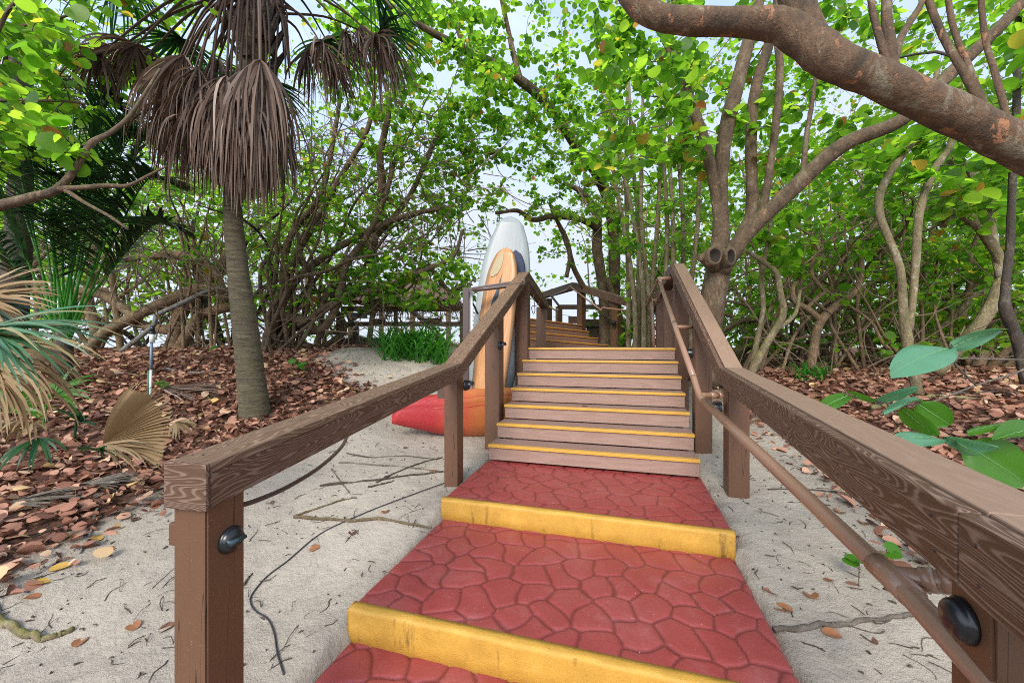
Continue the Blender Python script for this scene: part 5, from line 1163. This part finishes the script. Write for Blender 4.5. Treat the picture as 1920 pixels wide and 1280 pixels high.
pfan(150, 790, 3.2, (.2, -.2, .4), (1, 0, 0), .25, 12, 1.2, .9, .012, 610, 'palmgreen', stem=P(140, 820, 3.2))
pfan(190, 845, 2.9, (.2, -.4, .3), (1, 0, 0), .20, 12, 1.3, .6, .011, 611, 'palmgreen')
# dry pleated fan leaf standing on the litter
df_ = thing('dry_palm_leaf', 'large tan pleated dry palm leaf standing on edge in the litter', 'leaf', gpix(200, 850))
hub = P(193, 832, 3.05); mb = MB(); nS = 30; V = []; r2 = np.random.default_rng(8)
for i in range(nS*2+1):
    a = math.radians(-12+100*i/(nS*2)); ln = .56*(1-.12*abs(i/nS-1))*r2.uniform(.93, 1.0)
    for j in range(8):
        t = j/7; off = (.011 if i % 2 else -.011)*min(1, t*1.6)
        V.append(hub+np.array([math.cos(a)*ln*t, .22*t*t*math.sin(a)+off+.12*t*math.cos(a)*0, math.sin(a)*ln*t-.05*t**3*math.cos(a)]))
fs = [(i*8+j, (i+1)*8+j, (i+1)*8+j+1, i*8+j+1) for i in range(nS*2) for j in range(7) if not (j > 5 and i % 2)]
mb.add(V, fs); mb.build('blade', M['dryfan'], df_)
mb = MB(); strip_fan(mb, hub, (1, -.2, -.1), (0, .6, .5), .55, 14, .35, .25, .012, 77); strip_fan(mb, P(330, 790, 3.1), (.6, -.3, -.2), (.2, .6, .5), .22, 12, .9, .5, .011, 78); mb.build('frayed_edge', M['dryfan'], df_)
for i, (hx, hy, Y, dd, lab) in enumerate([(20, 955, 2.3, (1, .25, .12), 'grey dry palm leaf lying flat in the litter near the left edge'), (150, 920, 2.6, (1, .2, .05), 'small grey dry palm leaf half buried near the sand edge'), (300, 735, 5.2, (.9, -.1, -.02), 'long withered palm frond lying across the litter beside the palm')]):
    g = gpix(hx, hy); t = thing('dry_palm_leaf', lab, 'leaf', g); mb = MB(); strip_fan(mb, g+[0, 0, .06], dd, (0, 1, .25), .5 if i < 2 else 1.1, 26, .45, .10, .013, 700+i, jitter=.05); mb.build('blade', M['drift'] if i < 2 else M['deadfrond'], t)

# ------------------------------------------------------------------ grass clumps
def clump(name, label, x0, x1, py, Y, n, L, seed, m='grass'):
    r = np.random.default_rng(seed); root = thing(name, label, 'plant', P((x0+x1)/2, py, Y)); mb = MB()
    for i in range(n):
        px = r.uniform(x0, x1); yy = Y+r.uniform(-.45, .45); x = (px-CX)/F*yy; p = np.array([x, yy, gz(x, yy)-.02]); a = r.uniform(0, 6.283); l = L*r.uniform(.55, 1.1)
        d = np.array([math.cos(a)*.55, math.sin(a)*.55, r.uniform(.6, 1.4)]); d /= np.linalg.norm(d); wv = np.cross(d, [math.cos(a), math.sin(a), 0]); wv = np.array([-math.sin(a), math.cos(a), 0]); vs = []
        for j in range(7):
            t = j/6; w = .015*(1-t**2.5)+.001; vs += [p+wv*w, p-wv*w]; p = p+d*l/6; d = d+np.array([math.cos(a)*.12, math.sin(a)*.12, -.23*(t+.35)*1.3]); d /= np.linalg.norm(d)
        mb.add(vs, [(2*j, 2*j+1, 2*j+3, 2*j+2) for j in range(6)])
    mb.build('blades', M[m], root); return root
clump('strap_leaf_clump', 'wide clump of bright green strap leaves on the sand mound before the deck fence', 712, 838, 655, 7.3, 420, .98, 1)
clump('strap_leaf_clump', 'small tuft of green strap leaves among the roots on the right', 1495, 1545, 690, 6.4, 60, .55, 2)
# small seedlings
def sprout(label, spots, seed, size=.09, m='darkleaf', group='seedlings'):
    r = np.random.default_rng(seed)
    for px, py in spots:
        g = gpix(px, py); t = thing('sea_grape_seedling', label, 'plant', g, 0, group); mb = MB(); LP = []; LX = []
        h = r.uniform(.08, .2); tube(mb, [g, g+[r.normal(0, .01), 0, h]], .003, 4)
        for k in range(3): a = r.uniform(0, 6.28); LP.append(g+[0, 0, h*(1-.15*k)]); LX.append([math.cos(a), math.sin(a), .15])
        mb.build('stem', M['twig'], t); scatter_leaves('foliage', np.array(LP), np.array(LX), np.tile([0, -.5, 1.], (3, 1))+r.normal(0, .2, (3, 3)), np.full(3, size), M[m], t, [leaf_template(6, .1)])
sprout('green seedling leaves on the litter edge beside the sand mound', [(555, 700), (572, 706)], 5, .12, group='seedlings by the sand mound')
sprout('tiny green seedling near the foot of the leaning trunks', [(300, 738), (395, 670), (430, 650)], 6, .12, group='seedlings by the leaning trunks')
sprout('green seedling sprouting from the sand under the right handrail', [(1610, 1100), (1660, 1075), (1740, 1080)], 7, .08, group='seedlings under the handrail')

# ------------------------------------------------------------------ big leaves reaching in from the right
br = thing('sea_grape_branch', 'leafy branch with large glossy leaves reaching in over the right cap rail', 'branch', P(1990, 660, 1.75))
TWP = []
def twig_(pts, r=.005): 
    mb = MB(); p = smoothpath([P(*q) for q in pts], 6); tube(mb, p, np.linspace(r, r*.5, len(p)), 7); mb.build('twig', M['drift'], br, True); TWP.append(p)
twig_([(2000, 640, 1.8), (1920, 692, 1.8), (1830, 722, 1.8), (1730, 757, 1.8), (1640, 752, 1.85), (1585, 742, 1.9)])
twig_([(2000, 676, 2.4), (1900, 674, 2.4), (1800, 672, 2.4), (1720, 676, 2.4), (1660, 690, 2.5)], .006)
twig_([(1830, 722, 1.8), (1790, 680, 1.72), (1782, 648, 1.65)], .004); twig_([(1990, 800, 1.75), (1900, 822, 1.75), (1830, 835, 1.75), (1770, 822, 1.75)])
def bigleaf(bx, by, Yb, tx, ty, Yt, width, m, roll=0, curl=.15, fold=.2):
    a, b = P(bx, by, Yb), P(tx, ty, Yt); L = np.linalg.norm(b-a); x = (b-a)/L
    tp_ = np.concatenate(TWP); q_ = tp_[((tp_-a)**2).sum(1).argmin()]
    if np.linalg.norm(q_-a) > .004: pm2 = MB(); tube(pm2, smoothpath([q_, q_*.4+a*.6+[0, 0, .008], a+x*.01], 3), [.0028]*3+[.0022]*4, 6); pm2.build('leaf_stalk', M['drift'], br, True)
    view = -(a+b-np.array([0, 0, 2*EYE]))/2; view /= np.linalg.norm(view); z = view*math.cos(roll)+np.cross(x, view)*math.sin(roll)
    nx, ny = 15, 9; V = []
    z = z-z.dot(x)*x; z /= np.linalg.norm(z); y = np.cross(z, x); ph = random.uniform(0, 6)
    for i in range(nx):
        t = i/(nx-1); hw = width/2*(math.sin(math.pi*min(1, t*.93+.035))**.62)*(1.12-.25*t)
        for j in range(ny):
            s = 2*j/(ny-1)-1; vein = .004*abs(math.sin((t*7-abs(s)*1.6)*math.pi))*(1-abs(s))
            V.append(a+x*L*t+y*hw*s+z*(fold*hw*abs(s)-curl*L*(t-.4)**2+.05*L*math.sin(s*2.5+ph+t*3)*abs(s)+vein))
    mb = MB(); mb.add(V, [(i*ny+j, (i+1)*ny+j, (i+1)*ny+j+1, i*ny+j+1) for i in range(nx-1) for j in range(ny-1)])
    o = mb.build('leaf', M[m], br, True); o2 = MB(); mid = np.array([V[i*ny+ny//2] for i in range(nx)])+z*.0012
    tube(o2, mid, np.linspace(.0017, .0006, nx), 4); v = o2.build('midrib', M['veincol'], None, True); v.parent = o; v.matrix_local = o.matrix_basis.inverted() @ br.matrix_basis.inverted() if False else (br.matrix_basis @ o.matrix_basis).inverted(); return o
M['veincol'] = m_plain('leaf_vein', (.17, .32, .13), .5)
bigleaf(1785, 648, 1.66, 1681, 688, 1.5, .135, 'greyleaf', .45, .25); bigleaf(1781, 648, 1.66, 1872, 614, 1.74, .10, 'greyleaf', 1.15, -.1)
bigleaf(1592, 740, 1.9, 1533, 768, 1.86, .085, 'darkleaf', .6); bigleaf(1590, 735, 1.9, 1640, 752, 1.8, .05, 'darkleaf', 1.0)
bigleaf(1640, 750, 1.85, 1722, 730, 1.75, .075, 'greyleaf', .9); bigleaf(1725, 748, 1.8, 1655, 768, 1.7, .06, 'greyleaf', 1.0)
bigleaf(1690, 765, 1.8, 1756, 818, 1.72, .105, 'darkleaf', .7); bigleaf(1722, 757, 1.8, 1782, 797, 1.75, .12, 'darkleaf', .2)
bigleaf(1770, 822, 1.75, 1678, 818, 1.6, .075, 'greyleaf', .8); bigleaf(1770, 822, 1.74, 1872, 842, 1.6, .085, 'greyleaf', .8); bigleaf(1790, 830, 1.72, 1830, 850, 1.6, .06, 'greyleaf', .9)
bigleaf(1815, 835, 1.75, 1925, 905, 1.68, .22, 'darkleaf', -.35); bigleaf(1905, 792, 1.75, 1815, 806, 1.7, .05, 'darkleaf', .9); bigleaf(1960, 800, 1.7, 1870, 818, 1.62, .10, 'darkleaf', .7)

# ------------------------------------------------------------------ sprinkler stake, cable, sticks, loose leaves
sk = thing('sprinkler_stake', 'thin sprinkler riser pipe with black head standing in the litter', 'sprinkler', gpix(283, 752))
b = gpix(283, 752); Yk = b[1]
def seg(name, y0, y1, r, m, dx=0):
    mb = MB(); tube(mb, [P(282+dx+(750-y0)*.02, y0, Yk), P(282+dx+(750-y1)*.02, y1, Yk)], r, 10); return mb.build(name, M[m], sk, True)
seg('lower_pipe', 757, 692, .014, 'white_plastic'); seg('upper_pipe', 693, 642, .016, 'bluegrey'); seg('stake', 757, 695, .014, 'green_plastic', -4)
seg('valve_body', 642, 624, .030, 'white_plastic', 1); seg('collar', 626, 621, .034, 'black', 1); seg('sprinkler_head', 621, 611, .026, 'black', 1)
cb = thing('black_cable', 'thin black cable snaking across the sand beside the red steps', 'cable', gpix(530, 1265))
pts = [gpix(*p)+[0, 0, .006] for p in [(838, 905), (790, 922), (720, 948), (640, 982), (592, 1008), (540, 1052), (500, 1083), (473, 1115), (470, 1132), (480, 1148), (502, 1162), (514, 1190), (520, 1225), (532, 1268)]]
mb = MB(); tube(mb, smoothpath(pts, 6), .0042, 7); mb.build('cable', M['wire'], cb, True)
def stick(label, pix, r, m='drift', cat='stick', group=None, lift=.6):
    g = [gpix(*p) for p in pix]; t = thing('fallen_stick', label, cat, g[0], 0, group); mb = MB(); q = smoothpath([a+[0, 0, r*lift] for a in g], 5)
    q[:, :3] += rng.normal(0, r*.3, q.shape)
    tube(mb, q, np.linspace(r, r*.6, len(q))*(1+rng.normal(0, .1, len(q))), 8, True, .12, len(pix)); mb.build('wood', M[m], t, True); return t
stick('long crooked brown stick lying on the sand left of the middle red step', [(552, 970), (600, 974), (660, 978), (710, 974), (770, 984), (808, 992)], .014, 'barkbrown')
stick('thin bent stick lying on the sand above the crooked one', [(556, 968), (600, 952), (650, 936), (668, 935)], .010, 'barkbrown')
stick('straight dark stick pointing at the second left post', [(600, 912), (700, 902), (770, 892), (832, 885)], .011, 'twig')
stick('pale stick crossing others beside the kayak bow', [(636, 868), (720, 874), (790, 880), (832, 886)], .010, 'drift')
stick('short dark stick leaning on a pale one under the kayak', [(705, 905), (740, 888), (790, 868), (830, 858)], .010, 'twig')
stick('thin stick near the kayak bow', [(650, 850), (700, 858), (760, 855), (820, 862)], .007, 'twig')
stick('forked stick lying left of the pale stick', [(622, 880), (640, 905), (655, 925)], .008, 'drift')
stick('short broken black stick on the sand', [(690, 915), (720, 908), (738, 902)], .010, 'twig')
stick('mossy cut branch with a broken end in the bottom left corner', [(-40, 1140), (0, 1165), (40, 1192), (75, 1204), (108, 1195), (128, 1186)], .021, 'barkmoss')
stick('grey weathered stick at the edge of the litter on the left', [(320, 860), (250, 905), (190, 945), (170, 1000), (152, 1040)], .011, 'barkgrey')
stick('pale brown straight branch between the red step and the right handrail', [(1452, 1186), (1540, 1178), (1610, 1168), (1690, 1160), (1760, 1150)], .014, 'drift')
stick('thin curved root on the sand beside the right post', [(1440, 918), (1500, 918), (1550, 922), (1590, 924)], .008, 'twig')
stick('thin wooden lath lying on the top red step', [(1232, 905), (1270, 906), (1318, 909)], .006, 'drift')
stick('dark twig in the sand by the end post', [(456, 1098), (466, 1086), (472, 1078)], .008, 'twig')
stick('slender twig along the left sand edge', [(60, 1010), (120, 985), (200, 960)], .006, 'twig')
stick('dead branch lying over the litter right of the palm', [(360, 770), (400, 745), (440, 730), (500, 700), (560, 690)], .018, 'drift')
stick('dead branch on the litter behind the sprinkler', [(300, 690), (380, 700), (450, 672), (520, 664)], .022, 'barkgrey')
stick('long fallen limb at the foot of the right thicket', [(1640, 765), (1720, 735), (1800, 742), (1880, 738), (1960, 745)], .03, 'barkdark')
stick('mossy fallen limb on the right litter', [(1640, 770), (1700, 752), (1760, 745), (1840, 752)], .035, 'barkmoss')
# loose single leaves on the sand: few kinds, counted one by one
kind_tm = {k: leaf_template(8, .12, c, s) for k, c, s in (('leafyellow', .2, .8), ('leafrust', .5, .8), ('leafbrown', .7, .75))}
def leaf_obj(name, label, pix, size, m, ang, group=None, g=None, z=.012):
    tv, tf = kind_tm[m]; g = gpix(*pix) if g is None else g
    me = bpy.data.meshes.new(name); vv = np.array(tv)-[.5, 0, 0]; me.from_pydata((vv*size).tolist(), [], tf); me.materials.append(M[m]); me.polygons.foreach_set('use_smooth', [True]*len(me.polygons))
    o = bpy.data.objects.new(name, me); link(o); o.location = (g[0], g[1], g[2]+z); o.rotation_euler = (random.uniform(-.25, .25), random.uniform(-.25, .25), ang); tag(o, label, 'leaf', group); return o
leaf_obj('fallen_leaf', 'larger yellow leaf on the sand at the left', (70, 1096), .115, 'leafyellow', .5)
leaf_obj('fallen_leaf', 'upper yellow leaf on the sand at the left', (112, 1066), .10, 'leafyellow', .7)
leaf_obj('fallen_leaf', 'pale yellow leaf resting on a grey stick', (182, 1012), .085, 'leafyellow', -.6)
leaf_obj('fallen_leaf', 'small tan leaf lying on a step tread of the wooden stairs', None, .085, 'leafrust', .3, None, S(-.42, V1+2*T_+.12, H1+2*R_+.004), .008)
leaf_obj('fallen_leaf', 'two toned tan leaf lowest beside the red step on the right', (1466, 1142), .095, 'leafrust', -.7)
leaf_obj('fallen_leaf', 'orange leaf above the tan one beside the red step', (1445, 1112), .075, 'leafrust', -.4)
proto = None
spots_ = [(590, 1030), (505, 942), (722, 960), (250, 1175), (310, 1180), (150, 1205), (812, 885), (255, 975), (230, 945), (290, 950), (1500, 880), (1515, 935), (1655, 1005), (1590, 930), (1620, 980), (1660, 1050), (1600, 1100), (1480, 870), (1575, 960), (1710, 1025), (380, 1010), (1560, 1190), (1630, 1200), (1520, 1115), (1555, 1090), (660, 1000), (60, 1120), (210, 1030), (760, 840), (420, 880), (650, 830)]
for i, (px, py) in enumerate(spots_):
    m = ('leafrust', 'leafbrown', 'leafrust')[i % 3]; left = px < 900
    o = leaf_obj('fallen_leaf', 'curled brown leaf scattered alone on the %s sand' % ('left' if left else 'right'), (px, py), random.uniform(.06, .09), m, random.uniform(0, 6.28), 'single leaves on the %s sand' % ('left' if left else 'right'))

# ------------------------------------------------------------------ leaf litter and sand debris
r2 = np.random.default_rng(77)
def litter():
    n = 135000; x = r2.uniform(-11, 11, n); y = r2.uniform(.6, 12, n); d = pdist(x, y)
    keep = (d < .12+r2.normal(0, .14, n)) & (r2.uniform(0, 1, n) < np.clip(1.1-.055*np.hypot(x, y), .25, 1)) & (np.abs(x) < .35+y*1.42)
    u, v = UV(x, y); keep &= ~((u > -1.45) & (u < .75))
    x, y = x[keep], y[keep]; n = len(x); z = ground_z(x, y)+r2.uniform(.004, .05, n)
    a = r2.uniform(0, 6.283, n); X = np.stack([np.cos(a), np.sin(a), r2.normal(0, .3, n)], 1); Nn = np.stack([r2.normal(0, .5, n), r2.normal(0, .5, n), np.ones(n)], 1)
    tm = [leaf_template(4, .15, .9, .85), leaf_template(4, .5, 1.5, .75), leaf_template(4, .05, -.9, .9), leaf_template(4, -.5, .6, .7), leaf_template(3, .8, 1.2, .5), leaf_template(4, .3, -1.4, .8)]
    o = scatter_leaves('leaf_litter', np.stack([x, y, z], 1), X, Nn, np.clip(r2.normal(.074, .03, n), .025, .15), M['litter'], None, tm); o['kind'] = 'stuff'
litter()
def debris():
    n = 9000; x = r2.uniform(-5, 5, n); y = r2.uniform(1.0, 7.5, n); d = pdist(x, y); u, v = UV(x, y)
    keep = (d > -.3) & ~((u > -1.44) & (u < .74)) & (np.abs(x) < .3+y*1.42) & (r2.uniform(0, 1, n) < np.exp(-np.clip(d, 0, 9)*.9)*.6+.10); x, y, d = x[keep], y[keep], d[keep]; mb = MB()
    z = ground_z(x, y)
    for i in range(len(x)):
        a = r2.uniform(0, 6.283); l = r2.exponential(.022)+.008; l = min(l, .16); w = r2.uniform(.0012, .004)*(1 if l > .04 else 1.6); b = a+r2.normal(0, .7)
        p = np.array([x[i], y[i], z[i]+.003]); q = p+np.array([math.cos(a), math.sin(a), r2.normal(0, .08)])*l*.5; s = q+np.array([math.cos(b), math.sin(b), r2.normal(0, .1)])*l*.5
        c = np.array([-math.sin(a), math.cos(a), 0])*w; h = np.array([0, 0, w*1.3])
        mb.add([p-c, p+c, p+h, q-c, q+c, q+h*1.2, s-c*.5, s+c*.5, s+h*.6], [(0, 1, 4, 3), (1, 2, 5, 4), (2, 0, 3, 5), (3, 4, 7, 6), (4, 5, 8, 7), (5, 3, 6, 8)])
    o = mb.build('sand_debris', M['twig']); o['kind'] = 'stuff'
debris()
def rootlets():
    mb = MB()
    for i in range(150):
        left = i % 3 != 0
        while True:
            p = gpix(r2.uniform(0, 850), r2.uniform(690, 1250)) if left else gpix(r2.uniform(1400, 1900), r2.uniform(780, 1250)); u, v = UV(p[0], p[1])
            if pdist(np.array([p[0]]), np.array([p[1]]))[0] > -.2 and not (-1.5 < u < .8): break
        a = r2.uniform(0, 6.283); L = r2.uniform(.08, .4); n = 7; pts = []
        q = p[:2].copy()
        for k in range(n):
            u, v = UV(q[0], q[1])
            pts.append([q[0], q[1], gz(q[0], q[1])+.003+(.012*math.sin(k*1.3+i))*(L > .2)]); a += r2.normal(0, .35); q = q+np.array([math.cos(a), math.sin(a)])*L/n
        tube(mb, pts, np.linspace(r2.uniform(.0015, .004), .001, n), 5)
    o = mb.build('dry_rootlets', M['twig']); o['kind'] = 'stuff'
rootlets()
def thin_twigs(name, boxes, seed, m):   # tangles of bare dead twigs standing in the undergrowth
    r = np.random.default_rng(seed); mb = MB()
    for x0, y0, x1, y1, Ya, Yb, n, L in boxes:
        for i in range(n):
            Y = r.uniform(Ya, Yb); p = P(r.uniform(x0, x1), r.uniform(y0, y1), Y); d = r.normal(0, 1, 3)*[1, .5, 1]; d /= np.linalg.norm(d); pts = [p]; k = 7; l = L*r.uniform(.5, 1.2); c = r.normal(0, .2, 3)
            for j in range(k):
                c = c*.6+r.normal(0, .2, 3); d = d+c*.6; d /= np.linalg.norm(d); pts.append(pts[-1]+d*l/k)
            pts = np.array(pts); g = ground_z(pts[:, 0], pts[:, 1]); pts[:, 2] = np.maximum(pts[:, 2], g+.01)
            tube(mb, pts, np.linspace(.012, .004, k+1)*r.uniform(.5, 1.3), 5, False)
    o = mb.build(name, M[m]); o['kind'] = 'stuff'
thin_twigs('twig_tangle', [(450, 250, 880, 620, 7.4, 9.5, 420, 1.9), (100, 400, 480, 640, 7.5, 10, 220, 1.9), (1380, 380, 1920, 720, 6.0, 9.5, 230, 1.6), (600, 220, 940, 420, 7, 9, 70, 1.4), (1080, 200, 1320, 460, 5.5, 9, 60, 1.4)], 5, 'web')

# ------------------------------------------------------------------ camera, sky, sun
cam = bpy.data.cameras.new('camera'); co = bpy.data.objects.new('camera', cam); link(co); sc.camera = co
cam.sensor_width = 36; cam.lens = F/1920*36; cam.shift_y = (HY-640)/1920; cam.clip_start = .02; cam.clip_end = 3000
co.location = (0, 0, EYE); co.rotation_euler = (math.pi/2, 0, 0)
W = bpy.data.worlds.new('World'); sc.world = W; W.use_nodes = True; nt = W.node_tree; bgd = nt.nodes['Background']
SUN_EL, SUN_AZ = math.radians(36), math.radians(200)     # azimuth measured clockwise from +y
sky = nt.nodes.new('ShaderNodeTexSky'); sky.sky_type = 'NISHITA'; sky.sun_disc = False; sky.sun_elevation = SUN_EL; sky.sun_rotation = SUN_AZ; sky.air_density = 1.0; sky.dust_density = 1.5
tc = nt.nodes.new('ShaderNodeTexCoord'); mp = nt.nodes.new('ShaderNodeMapping'); mp.inputs['Scale'].default_value = (1, 1, 2.2); lk(nt, tc.outputs['Generated'], mp.inputs['Vector'])
cl = noise(nt, mp.outputs['Vector'], 2.1, 7, .58, .3)
sx = nt.nodes.new('ShaderNodeSeparateXYZ'); lk(nt, tc.outputs['Generated'], sx.inputs[0])
hz_ = N(nt, 'ShaderNodeMapRange'); lk(nt, sx.outputs[2], hz_.inputs[0]); hz_.inputs[1].default_value = .0; hz_.inputs[2].default_value = .62; hz_.inputs[3].default_value = .42; hz_.inputs[4].default_value = -.04
cf = N(nt, 'ShaderNodeMapRange'); lk(nt, math_(nt, 'ADD', cl, hz_.outputs[0]), cf.inputs[0]); cf.inputs[1].default_value = .42; cf.inputs[2].default_value = .72
veil = mixc(nt, .55, sky.outputs[0], (3.7, 4.7, 6.5))
sd = nt.nodes.new('ShaderNodeVectorMath'); sd.operation = 'DOT_PRODUCT'; lk(nt, tc.outputs['Generated'], sd.inputs[0])
sd.inputs[1].default_value = (math.sin(SUN_AZ)*math.cos(SUN_EL), math.cos(SUN_AZ)*math.cos(SUN_EL), math.sin(SUN_EL))
sb = N(nt, 'ShaderNodeMapRange'); lk(nt, sd.outputs['Value'], sb.inputs[0]); sb.inputs[1].default_value = -.35; sb.inputs[2].default_value = .95; sb.inputs[3].default_value = .62; sb.inputs[4].default_value = 1.75
vs_ = nt.nodes.new('ShaderNodeVectorMath'); vs_.operation = 'SCALE'; vs_.inputs[0].default_value = (5.3, 5.9, 6.9); lk(nt, sb.outputs[0], vs_.inputs['Scale'])   # clouds are brighter on the side of the veiled sun
mixed = mixc(nt, cf.outputs[0], veil, vs_.outputs[0])
lk(nt, mixed, bgd.inputs['Color']); bgd.inputs['Strength'].default_value = .095
sl = bpy.data.lights.new('sun', 'SUN'); so = bpy.data.objects.new('sun', sl); link(so); sl.energy = 1.5; sl.angle = math.radians(22); sl.color = (1, .95, .88)
dirv = Vector((math.sin(SUN_AZ)*math.cos(SUN_EL), math.cos(SUN_AZ)*math.cos(SUN_EL), math.sin(SUN_EL))); so.rotation_euler = dirv.to_track_quat('Z', 'Y').to_euler()
sc.view_settings.view_transform = 'Standard'; sc.view_settings.look = 'None'; sc.view_settings.gamma = 1; sc.view_settings.exposure = 1.4
sc.cycles.max_bounces = 8; sc.cycles.diffuse_bounces = 4; sc.cycles.transmission_bounces = 4; sc.cycles.use_denoising = False; sc.cycles.pixel_filter_type = 'BLACKMAN_HARRIS'; sc.cycles.filter_width = 1.0
